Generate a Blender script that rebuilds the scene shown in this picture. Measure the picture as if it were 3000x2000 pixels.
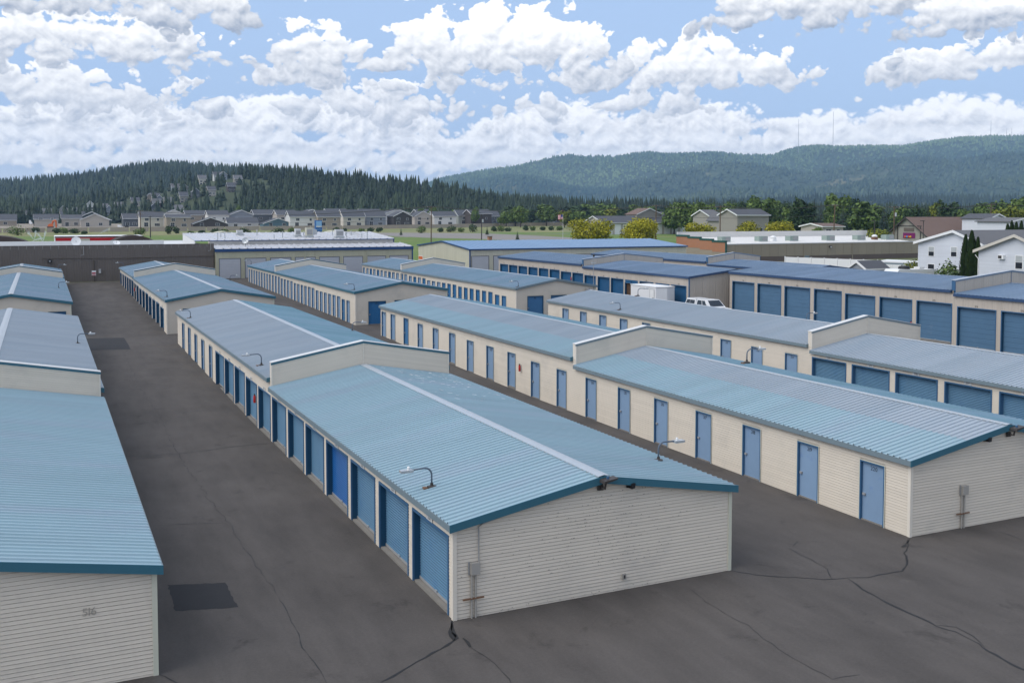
import bpy, bmesh, math, random
import numpy as np
from mathutils import Vector, Matrix
random.seed(7); np.random.seed(7)
R = math.radians
sc = bpy.context.scene
for o in list(bpy.data.objects): bpy.data.objects.remove(o)
COL = sc.collection

# ------------------------------------------------------------------ camera
# x = across the storage rows (to the right), y = along the rows (away), z = up, metres
CAM_H = 11.0
F_PX, TILT, YAW, CX, HOR = 2950.0, R(2.9), math.atan(1379/(2950/math.cos(R(2.9)))), 1500.0, 629.0
PPY = HOR + F_PX*math.tan(TILT)
cam = bpy.data.cameras.new('camera'); cam_o = bpy.data.objects.new('camera', cam); COL.objects.link(cam_o)
cam.sensor_fit = 'HORIZONTAL'; cam.sensor_width = 36.0; cam.lens = 36*F_PX/3000
cam.shift_y = -(1000-PPY)/3000
cam.clip_start = 0.5; cam.clip_end = 60000
cam_o.location = (0, 0, CAM_H); cam_o.rotation_euler = (math.pi/2-TILT, 0, -YAW)
sc.camera = cam_o
FW = Vector((math.sin(YAW)*math.cos(TILT), math.cos(YAW)*math.cos(TILT), -math.sin(TILT)))
RT = Vector((math.cos(YAW), -math.sin(YAW), 0)); UP = RT.cross(FW)
def ray(x, y): return FW*F_PX + RT*(x-CX) - UP*(y-PPY)
def at(x, y, axis, val):            # photo pixel (3000 wide) -> point on a known plane of the place
    d = ray(x, y); o = Vector((0, 0, CAM_H)); return o + d*((val-o[axis])/d[axis])
def g(v):                           # height of the ground along the rows
    if v < 54: return 0.0
    if v < 154: return (v-54)*.0155
    return min(1.55+(v-154)*.0065, 4.6)
def gr(x, y):                       # photo pixel -> point on the ground
    z = 0
    for i in range(50):
        p = at(x, y, 2, z); z = g(p.y)
    return p
def depth(p): return (Vector(p)-Vector((0, 0, CAM_H))).dot(FW)

# ------------------------------------------------------------------ view, sun, sky
vs = sc.view_settings
vs.view_transform = 'Standard'; vs.look = 'None'; vs.gamma = 1.0; vs.use_curve_mapping = False; vs.exposure = .98
SKY_STRENGTH, CLOUD_STRENGTH = .118, .66
SUN_AZ, SUN_EL = R(-88), R(50)      # from +y towards +x: high on the left, veiled by cloud
sun = bpy.data.lights.new('sun', 'SUN'); sun.energy = 1.2; sun.angle = R(55); sun.color = (1.0, .975, .94)
sun_o = bpy.data.objects.new('sun', sun); COL.objects.link(sun_o)
sd = Vector((math.sin(SUN_AZ)*math.cos(SUN_EL), math.cos(SUN_AZ)*math.cos(SUN_EL), math.sin(SUN_EL)))
sun_o.rotation_euler = (-sd).to_track_quat('-Z', 'Y').to_euler()
sun_o.location = sd*200

class NT:
    def __init__(s, tree): s.t = tree; s.n = tree.nodes; s.l = tree.links
    def new(s, t, **k):
        nd = s.n.new(t)
        for a, b in k.items(): setattr(nd, a, b)
        return nd
    def put(s, sock, v):
        if isinstance(v, bpy.types.NodeSocket): s.l.new(v, sock)
        elif v is not None: sock.default_value = v
    def m(s, op, a, b=None, c=None, clamp=False):
        nd = s.n.new('ShaderNodeMath'); nd.operation = op; nd.use_clamp = clamp
        s.put(nd.inputs[0], a); s.put(nd.inputs[1], b)
        if c is not None: s.put(nd.inputs[2], c)
        return nd.outputs[0]
    def mix(s, fac, a, b, mode='MIX'):
        nd = s.n.new('ShaderNodeMix'); nd.data_type = 'RGBA'; nd.blend_type = mode
        s.put(nd.inputs['Factor'], fac)
        for i, v in ((6, a), (7, b)):
            if isinstance(v, tuple) and len(v) == 3: v = v+(1,)
            s.put(nd.inputs[i], v)
        return nd.outputs[2]
    def sstep(s, x, a, b, lo=0., hi=1.):
        nd = s.n.new('ShaderNodeMapRange'); nd.interpolation_type = 'SMOOTHSTEP'
        s.put(nd.inputs['Value'], x); nd.inputs['From Min'].default_value = a; nd.inputs['From Max'].default_value = b
        nd.inputs['To Min'].default_value = lo; nd.inputs['To Max'].default_value = hi
        return nd.outputs[0]
    def noise(s, vec, scale, detail=4., rough=.55, dist=0., dims='3D'):
        nd = s.n.new('ShaderNodeTexNoise'); nd.noise_dimensions = dims
        s.put(nd.inputs['Vector'], vec); nd.inputs['Scale'].default_value = scale
        nd.inputs['Detail'].default_value = detail; nd.inputs['Roughness'].default_value = rough
        nd.inputs['Distortion'].default_value = dist
        return nd.outputs[0]
    def vec(s, x, y, z=0.):
        nd = s.n.new('ShaderNodeCombineXYZ'); s.put(nd.inputs[0], x); s.put(nd.inputs[1], y); s.put(nd.inputs[2], z)
        return nd.outputs[0]

world = bpy.data.worlds.new('World'); sc.world = world; world.use_nodes = True
wt = NT(world.node_tree); wt.n.clear()
sky = wt.new('ShaderNodeTexSky', sky_type='NISHITA', sun_disc=False)
sky.sun_elevation = SUN_EL; sky.sun_rotation = SUN_AZ; sky.air_density = 1.0; sky.dust_density = .6; sky.ozone_density = 1.5
tc = wt.new('ShaderNodeTexCoord'); sep = wt.new('ShaderNodeSeparateXYZ'); wt.l.new(tc.outputs['Generated'], sep.inputs[0])
dx, dy, dz = sep.outputs
DEG = 180/math.pi
az = wt.m('MULTIPLY', wt.m('ARCTAN2', dx, dy), DEG)
el = wt.m('MULTIPLY', wt.m('ARCSINE', dz), DEG)
def px_ae(x, y):
    d = ray(x, y).normalized(); return math.degrees(math.atan2(d.x, d.y)), math.degrees(math.asin(d.z))
# cumulus in rows, one behind another, each with a flat base; the rows go on all round the sky
def octaves(aa, ee, n):
    out = []; k = .36
    for i in range(n):                          # billows: round heads with sharp creases
        v = wt.vec(wt.m('MULTIPLY_ADD', aa, k, 3.1*i), wt.m('MULTIPLY_ADD', ee, k*1.25, 7.7*i), 0.)
        q = wt.noise(v, 1.0, .0 if i < 4 else 1.5, .6, .0, '2D')
        out.append(wt.m('SUBTRACT', wt.m('ABSOLUTE', wt.m('MULTIPLY_ADD', q, 2., -1.)), .25)); k *= 2.1
    return out
def wsum(oc, ws):
    t = None
    for o, w in zip(oc, ws):
        if w == 0: continue
        t = wt.m('MULTIPLY', o, w) if t is None else wt.m('MULTIPLY_ADD', o, w, t)
    return t
O0 = octaves(az, el, 6); O1 = octaves(wt.m('ADD', az, -.16), wt.m('ADD', el, .26), 5)
WB = (1.2, .75, .37, .18, .085, .045); WS = (.48, .72, .40, .19, .085, .045)
mB, mBs, mS, mSs = wsum(O0, WB), wsum(O1, WB), wsum(O0, WS), wsum(O1, WS)
litB = wt.m('MULTIPLY', wt.m('SUBTRACT', mB, mBs), .95); litS = wt.m('MULTIPLY', wt.m('SUBTRACT', mS, mSs), 1.1)
wide = wt.noise(wt.vec(wt.m('MULTIPLY', az, .085), wt.m('MULTIPLY', el, .05), 0.), 1.0, 2.0, .5, .0, '2D')
# the sky beyond the frame keeps the same share of cloud
away = wt.sstep(wt.m('ABSOLUTE', wt.m('SUBTRACT', az, 25.)), 29., 36.)
ROWS = [  # base y in the photo, noise amount, small detail?, grey of the base, heads: (x, half width, top y)
    (505, .55, 1, .55, [(0, 420, 425), (450, 350, 440), (900, 420, 415), (1400, 380, 395), (1900, 420, 385), (2400, 420, 385), (2900, 420, 390)]),
    (455, .75, 1, .62, [(120, 320, 345), (640, 300, 335), (1150, 330, 365), (1480, 210, 330), (1900, 330, 325), (2420, 300, 345), (2800, 380, 300)]),
    (400, .85, 1, .60, [(300, 380, 285), (820, 340, 268), (1130, 210, 285), (1640, 260, 280), (2050, 250, 300), (2750, 260, 330)]),
    (335, .95, 0, .50, [(170, 360, 215), (560, 190, 285), (1090, 300, 218), (1560, 170, 262), (1880, 210, 262)]),
    (262, 1.0, 0, .55, [(900, 260, 175), (1640, 430, 190), (2040, 330, 95), (2700, 80, 222), (2850, 260, 150)]),
    (212, 1.1, 0, .48, [(250, 440, 40), (560, 120, 160), (930, 200, 62), (1260, 150, 40), (1510, 330, -10), (1690, 180, 90)]),
    (95, .9, 0, .22, [(470, 280, -160), (80, 140, 10), (2420, 370, -120), (2790, 220, -40)]),
    (150, .7, 0, .18, [(2890, 240, -60)])]
veil = wt.mix(wt.sstep(el, 0., 30.0, .92, .60), sky.outputs[0], (1.95, 2.62, 3.85, 1))   # clear air paling low down
col = wt.mix(1.0, veil, (SKY_STRENGTH,)*3+(1,), 'MULTIPLY')
col = wt.mix(wt.sstep(el, .8, 4.2, .55, 0.), col, (.44, .47, .50, 1))
for ri, (yb, na, small, grey, heads) in enumerate(ROWS):
    eb = px_ae(1500, yb)[1]; H = None
    for x, hw, yt in heads:
        a0, e0 = px_ae(x, yt); sa = hw/2950*DEG; hh = px_ae(1500, yt)[1]-eb
        q = wt.m('MULTIPLY', wt.m('SUBTRACT', az, a0), 1/sa)
        h = wt.m('MULTIPLY_ADD', wt.m('MULTIPLY', q, q), -hh, hh)
        H = h if H is None else wt.m('MAXIMUM', H, h)
    S = (px_ae(1500, 0)[1]-px_ae(1500, 100)[1])*(1.1 if small else 1.9)
    far_h = wt.m('MULTIPLY', wt.m('SUBTRACT', wt.noise(wt.vec(wt.m('MULTIPLY_ADD', az, .11, 5.3*ri), 2.2*ri, 0.), 1., 1., .5, 0., '2D'), .40), S*3.2)
    H = wt.m('ADD', wt.m('MULTIPLY', H, wt.m('SUBTRACT', 1., away)), wt.m('MULTIPLY', far_h, away))
    m, lt = (mS, litS) if small else (mB, litB)
    t = wt.m('SUBTRACT', el, eb)
    d = wt.m('MULTIPLY_ADD', m, na*S*.72, wt.m('SUBTRACT', H, t))
    cov = wt.m('MULTIPLY', wt.sstep(d, -.05, .30), wt.sstep(wt.m('MULTIPLY_ADD', m, .45*S, t), -.16, .22))
    rel = wt.m('DIVIDE', t, S)
    tone = wt.m('ADD', wt.m('ADD', wt.sstep(rel, -.15, .95 if small else .8, grey*(.85 if small else .65), 1.04), wt.m('MULTIPLY', lt, .66 if small else .60)), 0., clamp=True)
    cc = wt.mix(tone, (.31, .355, .44, 1), (1., .995, .985, 1))
    hz = (.34, .22, .14, .08, .04, 0., 0., 0.)[ri]
    cc = wt.mix(hz, cc, (.87, .90, .95, 1))
    cc = wt.mix(1.0, cc, (CLOUD_STRENGTH,)*3+(1,), 'MULTIPLY')
    col = wt.mix(wt.m('MULTIPLY', cov, (.92, .95, .97, 1., 1., 1., 1., 1.)[ri]), col, cc)
# broken cloud overhead
hi_f = wt.m('MULTIPLY_ADD', wsum(O0[:3], (.5, .3, .15)), .5, wt.noise(wt.vec(wt.m('MULTIPLY', dx, 2.4), wt.m('MULTIPLY', dy, 2.4), 0.), 1., 3., .55, 0., '2D'))
hi_c = wt.m('MULTIPLY', wt.sstep(hi_f, .44, .56), wt.sstep(el, 13., 17.))
col = wt.mix(hi_c, col, (CLOUD_STRENGTH*.80, CLOUD_STRENGTH*.82, CLOUD_STRENGTH*.86, 1))
bg = wt.new('ShaderNodeBackground'); wt.l.new(col, bg.inputs[0]); bg.inputs[1].default_value = 1.0
wo = wt.new('ShaderNodeOutputWorld'); wt.l.new(bg.outputs[0], wo.inputs[0])
world.cycles.sampling_method = 'MANUAL'; world.cycles.sample_map_resolution = 256
sc.cycles.max_bounces = 5; sc.cycles.diffuse_bounces = 3; sc.cycles.glossy_bounces = 2; sc.cycles.transparent_max_bounces = 6
HAZE_DENSITY = 9.0e-5
sc.cycles.volume_bounces = 0; sc.cycles.use_denoising = True

# ------------------------------------------------------------------ materials
def mat(name, col, rough=.6, metal=0., var=.10, vscale=1.2, fine=.05, fscale=40., bump=0., bscale=60., spec=.4, col2=None, c2s=.6, c2t=(.5, .7), stretch=None, orand=.07):
    m = bpy.data.materials.new(name); m.use_nodes = True
    t = NT(m.node_tree); b = t.n['Principled BSDF']
    geo = t.new('ShaderNodeNewGeometry'); pos = geo.outputs['Position']
    if stretch:
        vm = t.new('ShaderNodeVectorMath', operation='MULTIPLY'); t.l.new(pos, vm.inputs[0]); vm.inputs[1].default_value = stretch; spos = vm.outputs[0]
    else: spos = pos
    n1 = t.noise(spos, vscale, 5, .6); n2 = t.noise(pos, fscale, 2, .6)
    k = t.m('ADD', t.m('MULTIPLY', t.m('SUBTRACT', n1, .5), 2*var), t.m('MULTIPLY', t.m('SUBTRACT', n2, .5), 2*fine))
    oi = t.new('ShaderNodeObjectInfo'); k = t.m('ADD', k, t.m('MULTIPLY_ADD', oi.outputs['Random'], orand, 1.0-orand/2))
    c = (col[0], col[1], col[2], 1)
    if col2 is not None:
        n3 = t.noise(spos, c2s, 6, .65); c = t.mix(t.sstep(n3, *c2t), c, tuple(col2)+(1,))
    hsv = t.new('ShaderNodeHueSaturation'); t.put(hsv.inputs['Color'], c); t.put(hsv.inputs['Value'], k)
    t.l.new(hsv.outputs[0], b.inputs['Base Color'])
    b.inputs['Roughness'].default_value = rough; b.inputs['Metallic'].default_value = metal
    b.inputs['Specular IOR Level'].default_value = spec
    if bump:
        bn = t.new('ShaderNodeBump'); bn.inputs['Strength'].default_value = bump; bn.inputs['Distance'].default_value = .02
        t.l.new(t.noise(pos, bscale, 3, .6), bn.inputs['Height']); t.l.new(bn.outputs[0], b.inputs['Normal'])
    return m
MT = {}
def M(key, *a, **k):
    MT[key] = mat(key, *a, **k); return MT[key]
M('siding', (.64, .57, .475), .55, var=.06, vscale=.8, fine=.03, col2=(.53, .48, .41), c2s=.5, c2t=(.5, .8))
M('trim', (.68, .62, .53), .5, var=.05)
M('trim_end', (.58, .57, .46), .5, var=.05)
M('roof_aqua', (.26, .37, .42), .42, var=.10, vscale=.9, fine=.03, col2=(.275, .355, .415), c2s=.35, c2t=(.45, .7), stretch=(.3, 1.6, 1))
M('roof_slate', (.175, .27, .335), .45, var=.10, vscale=.9, fine=.03, col2=(.22, .285, .36), c2s=.3, c2t=(.4, .65), stretch=(.3, 1.6, 1))
M('roof_lilac', (.30, .345, .39), .42, var=.08, vscale=.9, fine=.03, col2=(.27, .325, .375), c2s=.35, c2t=(.45, .7), stretch=(.3, 1.6, 1))
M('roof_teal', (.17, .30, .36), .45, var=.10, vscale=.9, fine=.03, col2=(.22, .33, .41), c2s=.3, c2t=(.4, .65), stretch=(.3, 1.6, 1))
M('roof_blue', (.15, .215, .30), .42, var=.10, vscale=.7, fine=.03, col2=(.18, .25, .35), c2s=.3, c2t=(.45, .7), stretch=(.3, 1.6, 1))
M('cap', (.35, .385, .42), .4, var=.10, vscale=2.5, fine=.05)
M('fascia_teal', (.035, .13, .18), .45, var=.08)
M('fascia_grey', (.16, .21, .235), .5, var=.12, vscale=2)
M('fascia_navy', (.03, .065, .14), .45, var=.1)
M('frame_blue', (.04, .115, .22), .5, var=.15, vscale=3)
M('frame_dark', (.008, .06, .125), .5, var=.15, vscale=3)
M('door_peri', (.205, .305, .44), .5, var=.07, vscale=2.5, col2=(.12, .22, .44), c2s=1.1, c2t=(.60, .82))
M('door_blue', (.02, .13, .30), .5, var=.12, vscale=2)
M('door_mid', (.05, .16, .32), .5, var=.12, vscale=2)
M('roll', (.085, .185, .285), .5, var=.10, vscale=1.4, col2=(.055, .15, .27), c2s=.8, c2t=(.5, .8))
M('roll_bright', (.008, .09, .28), .42, var=.1)
M('roll_faded', (.075, .155, .25), .5, var=.12, vscale=1.2, col2=(.13, .21, .30), c2s=.7, c2t=(.58, .8))
M('roll_deep', (.006, .08, .19), .5, var=.12, vscale=1.5)
M('roll_white', (.46, .47, .50), .5, var=.06)
M('black', (.012, .012, .013), .5); M('ink', (.006, .006, .008), .6, var=.02)
M('dark_metal', (.045, .038, .034), .5, var=.2); M('grey_metal', (.30, .30, .30), .45, var=.15); M('galv', (.42, .44, .45), .35, .3, var=.1)
M('pole_grey', (.10, .13, .17), .4, var=.1); M('white', (.74, .74, .73), .5, var=.04); M('white_dull', (.58, .58, .57), .6, var=.08)
M('rust', (.16, .085, .05), .8, var=.3, vscale=8); M('red', (.45, .02, .018), .4); M('concrete', (.20, .185, .165), .85, var=.2, vscale=2.5, fine=.1)
M('faint_ink', (.36, .325, .275), .7, var=.25, vscale=9)
M('tan_panel', (.46, .405, .345), .55, var=.05, vscale=.7); M('tan_groove', (.30, .27, .24), .6)
M('mildew', (.05, .045, .035), .9)

# ------------------------------------------------------------------ mesh helpers
class MB:
    def __init__(s): s.v = []; s.f = []
    def quad(s, *p):
        n = len(s.v); s.v += [tuple(q) for q in p]; s.f.append(tuple(range(n, n+len(p)))); return s
    def box(s, x0, y0, z0, x1, y1, z1):
        n = len(s.v)
        s.v += [(x0, y0, z0), (x1, y0, z0), (x1, y1, z0), (x0, y1, z0), (x0, y0, z1), (x1, y0, z1), (x1, y1, z1), (x0, y1, z1)]
        s.f += [tuple(n+i for i in q) for q in ((0, 3, 2, 1), (4, 5, 6, 7), (0, 1, 5, 4), (1, 2, 6, 5), (2, 3, 7, 6), (3, 0, 4, 7))]
        return s
    def tube(s, path, r, n=8, cap=True):
        path = [Vector(p) for p in path]; rings = []; rs = r if isinstance(r, (list, tuple)) else [r]*len(path)
        ref = None
        for i, p in enumerate(path):
            t = (path[min(i+1, len(path)-1)]-path[max(i-1, 0)]).normalized()
            if ref is None: ref = Vector((1, 0, 0)) if abs(t.x) < .9 else Vector((0, 1, 0))
            a = (ref-t*ref.dot(t)).normalized(); ref = a; b = t.cross(a); k = len(s.v)
            for j in range(n):
                an = 2*math.pi*j/n; s.v.append(tuple(p+(a*math.cos(an)+b*math.sin(an))*rs[i]))
            rings.append(k)
        for i in range(len(rings)-1):
            for j in range(n):
                s.f.append((rings[i]+j, rings[i]+(j+1) % n, rings[i+1]+(j+1) % n, rings[i+1]+j))
        if cap:
            s.f.append(tuple(rings[0]+j for j in reversed(range(n)))); s.f.append(tuple(rings[-1]+j for j in range(n)))
        return s
    def prism(s, poly, d):              # poly: list of points, d: extrusion vector
        d = Vector(d); n = len(s.v); k = len(poly)
        s.v += [tuple(p) for p in poly]+[tuple(Vector(p)+d) for p in poly]
        s.f.append(tuple(n+i for i in range(k))); s.f.append(tuple(n+k+i for i in reversed(range(k))))
        for i in range(k): s.f.append((n+i, n+k+i, n+k+(i+1) % k, n+(i+1) % k))
        return s
    def lathe(s, prof, c, n=16):        # prof: (r, z)
        k = len(s.v); c = Vector(c)
        for r, z in prof:
            for j in range(n):
                a = 2*math.pi*j/n; s.v.append((c.x+r*math.cos(a), c.y+r*math.sin(a), c.z+z))
        for i in range(len(prof)-1):
            for j in range(n): s.f.append((k+i*n+j, k+i*n+(j+1) % n, k+(i+1)*n+(j+1) % n, k+(i+1)*n+j))
        s.f.append(tuple(k+j for j in reversed(range(n)))); s.f.append(tuple(k+(len(prof)-1)*n+j for j in range(n)))
        return s
    def mesh(s, name, m, smooth=False):
        if len(s.v) < 6000:             # weld touching faces into one piece
            d = {}; mp = []; nv = []
            for p in s.v:
                k = (round(p[0], 4), round(p[1], 4), round(p[2], 4))
                if k not in d: d[k] = len(nv); nv.append(p)
                mp.append(d[k])
            s.v = nv; nf = []
            for f in s.f:
                q = []
                for i in f:
                    if mp[i] not in q: q.append(mp[i])
                if len(q) > 2: nf.append(tuple(q))
            s.f = nf
        me = bpy.data.meshes.new(name); me.from_pydata(s.v, [], s.f); me.materials.append(MT[m] if isinstance(m, str) else m)
        if smooth: me.polygons.foreach_set('use_smooth', [True]*len(me.polygons))
        return me
    def build(s, name, m, parent=None, smooth=False):
        return link(name, s.mesh(name, m, smooth), parent)
def link(name, me, parent=None, loc=None, rz=0, scale=None):
    o = bpy.data.objects.new(name, me); COL.objects.link(o); o.parent = parent
    if parent is not None: o.matrix_parent_inverse = parent.matrix_basis.inverted()
    if loc is not None: o.location = loc
    if rz: o.rotation_euler = (0, 0, rz)
    if scale is not None: o.scale = scale if isinstance(scale, (tuple, list)) else (scale,)*3
    return o
def tag(o, label=None, cat=None, group=None, kind=None):
    if label: o['label'] = label
    if cat: o['category'] = cat
    if group: o['group'] = group
    if kind: o['kind'] = kind
    return o
def thing(name, label, cat, loc=(0, 0, 0), group=None, rz=0):
    o = link(name, None, None, loc, rz); o.empty_display_size = .3
    return tag(o, label, cat, group)
TXT = {}; GLYPH = {}
def make_glyphs(chars):
    obs = []
    for ch in chars:
        cu = bpy.data.curves.new('t', 'FONT'); cu.body = ch; cu.size = 1.0; cu.align_x = 'LEFT'; cu.align_y = 'CENTER'; cu.offset = .0
        to = bpy.data.objects.new('t', cu); COL.objects.link(to); obs.append((ch, to, cu))
    dg = bpy.context.evaluated_depsgraph_get()
    for ch, to, cu in obs:
        me = bpy.data.meshes.new_from_object(to.evaluated_get(dg))
        vv = [tuple(v.co) for v in me.vertices]; ff = [tuple(p.vertices) for p in me.polygons]; xs = [v[0] for v in vv] or [0, .25]
        GLYPH[ch] = ([(x-min(xs), y, 0) for x, y, z in vv], ff, max(xs)-min(xs)); bpy.data.meshes.remove(me)
    for ch, to, cu in obs: bpy.data.objects.remove(to); bpy.data.curves.remove(cu)
make_glyphs('0123456789ABCDEFGHIJKLMNOPQRSTUVWXYZaelnrtuDP')
def text_mesh(s, size, m, gap=.10):
    k = (s, size, m)
    if k not in TXT:
        b = MB(); x = 0; tw = sum((GLYPH[c][2] if c in GLYPH else .3)+gap for c in s)-gap
        for c in s:
            if c in GLYPH:
                vv, ff, w = GLYPH[c]; n = len(b.v)
                b.v += [((vx+x-tw/2)*size, vy*size, 0) for vx, vy, _ in vv]; b.f += [tuple(n+i for i in f) for f in ff]; x += w+gap
            else: x += .3+gap
        TXT[k] = b.mesh('number', m)
    return TXT[k]
FACE = {'-x': Matrix(((0, 0, -1), (-1, 0, 0), (0, 1, 0))).to_euler(), '-y': Matrix(((1, 0, 0), (0, 0, -1), (0, 1, 0))).to_euler()}
def put_text(s, size, m, parent, loc, face, name='number', bold=.012):
    o = link(name, text_mesh(s, size, m), parent, loc); o.rotation_euler = FACE[face]; return o
# ------------------------------------------------------------------ ground of the yard
M('soil', (.13, .12, .075), .95, var=.25, vscale=.05, col2=(.10, .12, .045), c2s=.02, c2t=(.4, .6))
def asphalt_mat():
    m = bpy.data.materials.new('asphalt'); m.use_nodes = True; t = NT(m.node_tree); b = t.n['Principled BSDF']
    geo = t.new('ShaderNodeNewGeometry'); p = geo.outputs['Position']
    vm = t.new('ShaderNodeVectorMath', operation='MULTIPLY'); t.l.new(p, vm.inputs[0]); vm.inputs[1].default_value = (1., .22, 1.)
    big = t.noise(p, .22, 5, .6); streak = t.noise(vm.outputs[0], .9, 5, .65); fine = t.noise(p, 13, 4, .75); grit = t.noise(p, 95, 2, .8)
    k = t.m('ADD', 1.0, t.m('MULTIPLY', t.m('SUBTRACT', big, .5), .75))
    k = t.m('ADD', k, t.m('MULTIPLY', t.m('SUBTRACT', streak, .5), .85))
    k = t.m('ADD', k, t.m('MULTIPLY', t.m('SUBTRACT', fine, .5), .60))
    k = t.m('ADD', k, t.m('MULTIPLY', t.m('SUBTRACT', grit, .5), .8))
    stain = t.sstep(t.noise(p, .55, 6, .7, .4), .58, .72, 0., .6)
    c = t.mix(stain, (.080, .071, .065, 1), (.036, .032, .030, 1))
    pale = t.sstep(t.noise(p, .8, 6, .72, .6), .64, .78, 0., .6)
    c = t.mix(pale, c, (.135, .121, .108, 1))
    hsv = t.new('ShaderNodeHueSaturation'); t.put(hsv.inputs['Color'], c); t.put(hsv.inputs['Value'], k)
    t.l.new(hsv.outputs[0], b.inputs['Base Color']); b.inputs['Roughness'].default_value = .88; b.inputs['Specular IOR Level'].default_value = .25
    bn = t.new('ShaderNodeBump'); bn.inputs['Strength'].default_value = .35; bn.inputs['Distance'].default_value = .01
    t.l.new(grit, bn.inputs['Height']); t.l.new(bn.outputs[0], b.inputs['Normal'])
    MT['asphalt'] = m
asphalt_mat()
M('tar', (.016, .016, .017), .7, var=.3, vscale=3); M('patch', (.022, .022, .024), .9, var=.25, vscale=1.5, fine=.3, fscale=60)
def sheet(name, us, vs, dz, m, kind='structure'):
    us = sorted(us); vs = sorted(set(list(vs)+[x for x in (54, 154, 623) if vs[0] < x < vs[-1]])) if not callable(vs) else vs
    b = MB(); n = len(us)
    for v in vs:
        for u in us: b.v.append((u, v, g(v)+dz))
    for i in range(len(vs)-1):
        for j in range(n-1): b.f.append((i*n+j, i*n+j+1, (i+1)*n+j+1, (i+1)*n+j))
    o = b.build(name, m); tag(o, kind=kind); return o
sheet('ground', [-9000, -200, 200, 600, 9000], [-400, 30, 300, 1500, 20000], -.02, 'soil')
yard = sheet('asphalt_yard', [-30, 95], [-30, 152.9], .0, 'asphalt')

def ribbon(pts, w, dz, name, m, parent=None, jit=.02, wob=.35):
    b = MB(); L = []; P = []
    for i in range(len(pts)-1):                     # subdivide with wander
        a, c = Vector(pts[i]+(0,)), Vector(pts[i+1]+(0,)); n = max(2, int((c-a).length/.25))
        nrm = Vector((-(c-a).y, (c-a).x, 0)).normalized()
        for k in range(n):
            P.append(a.lerp(c, k/n)+nrm*(random.uniform(-1, 1)*jit+math.sin(k*.9+i)*jit*.8))
    P.append(Vector(pts[-1]+(0,)))
    for i, p in enumerate(P):
        t = (P[min(i+1, len(P)-1)]-P[max(i-1, 0)]).normalized(); nn = Vector((-t.y, t.x, 0)); ww = w*random.uniform(1-wob, 1+wob)*(.35 if i in (0, len(P)-1) else 1)
        for sgn in (-1, 1):
            q = p+nn*sgn*ww/2; b.v.append((q.x, q.y, g(q.y)+dz))
    for i in range(len(P)-1): b.f.append((2*i, 2*i+1, 2*i+3, 2*i+2))
    return b.build(name, m, parent)
def pxg(*pts): return [tuple(gr(x, y)[:2]) for x, y in pts]
def crack(pts, w=.05, m='tar', jit=.03, wob=.5): ribbon(pxg(*pts), w, .006, 'crack', m, yard, jit, wob)
crack([(1327, 1815), (1322, 1840), (1338, 1868), (1312, 1890), (1250, 1925), (1180, 1965), (1115, 1998)], .07)
crack([(1322, 1818), (1316, 1850), (1330, 1875)], .16, jit=.04, wob=.7)
crack([(1358, 1868), (1378, 1895)], .13, wob=.7); crack([(1378, 1895), (1430, 1930), (1478, 1975), (1498, 2002)], .02)
crack([(2139, 1671), (2220, 1685), (2330, 1692), (2440, 1696), (2485, 1692), (2540, 1690), (2640, 1672), (2660, 1652), (2652, 1620), (2662, 1588), (2666, 1576)], .05)
crack([(2662, 1580), (2650, 1600), (2640, 1602)], .1, wob=.8)
crack([(2485, 1694), (2540, 1735), (2620, 1775), (2700, 1810), (2745, 1832), (2800, 1850), (2870, 1885), (2890, 1905), (2960, 1945), (3010, 1965)], .06, wob=.7)
crack([(2745, 1830), (2800, 1836), (2850, 1862), (2885, 1895)], .03)
crack([(2440, 1696), (2425, 1665), (2350, 1625), (2310, 1605)], .025); crack([(2325, 1598), (2340, 1584)], .05)
crack([(2020, 1725), (2080, 1772), (2190, 1830), (2260, 1885), (2330, 1930), (2440, 1990)], .018); crack([(2440, 1990), (2520, 1975)], .02)
crack([(2920, 1555), (2960, 1568), (3005, 1588)], .03)
crack([(460, 1975), (500, 1990), (540, 2010)], .05, wob=.6)
crack([(361, 1336), (450, 1334), (560, 1325), (680, 1308), (795, 1297)], .05, wob=.6)
crack([(300, 1220), (440, 1217), (560, 1206), (680, 1190)], .02)
crack([(437, 1540), (560, 1534), (672, 1530)], .018); crack([(672, 1530), (700, 1580), (760, 1670), (800, 1720), (850, 1810), (890, 1895), (920, 1940), (960, 2005)], .016, wob=.9)
crack([(255, 1022), (330, 1025), (440, 1022), (520, 1021)], .03); crack([(235, 978), (330, 976), (400, 972), (490, 968)], .03)
crack([(495, 985), (510, 1000), (540, 1015)], .04)
crack([(360, 1030), (385, 1080), (420, 1150), (470, 1220), (500, 1290), (540, 1360), (590, 1430), (640, 1500), (672, 1530)], .014, 'patch', .05, .9)
crack([(1560, 1213), (1600, 1215), (1640, 1207), (1690, 1208)], .05)
def patch(pts, dz=.004):
    b = MB(); q = pxg(*pts); P = []
    for i in range(len(q)):
        a, c = Vector(q[i]), Vector(q[(i+1) % len(q)]); n = 14
        for k in range(n): P.append(a.lerp(c, k/n)+Vector((random.uniform(-.03, .03), random.uniform(-.03, .03))))
    b.quad(*[(p.x, p.y, g(p.y)+dz) for p in P]); b.build('asphalt_patch', 'patch', yard)
patch([(491, 1712), (660, 1706), (697, 1778), (512, 1790)]); patch([(247, 991), (364, 989), (384, 1023), (262, 1026)])
M('patch_pale', (.092, .087, .085), .9, var=.12, fine=.15)

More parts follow.
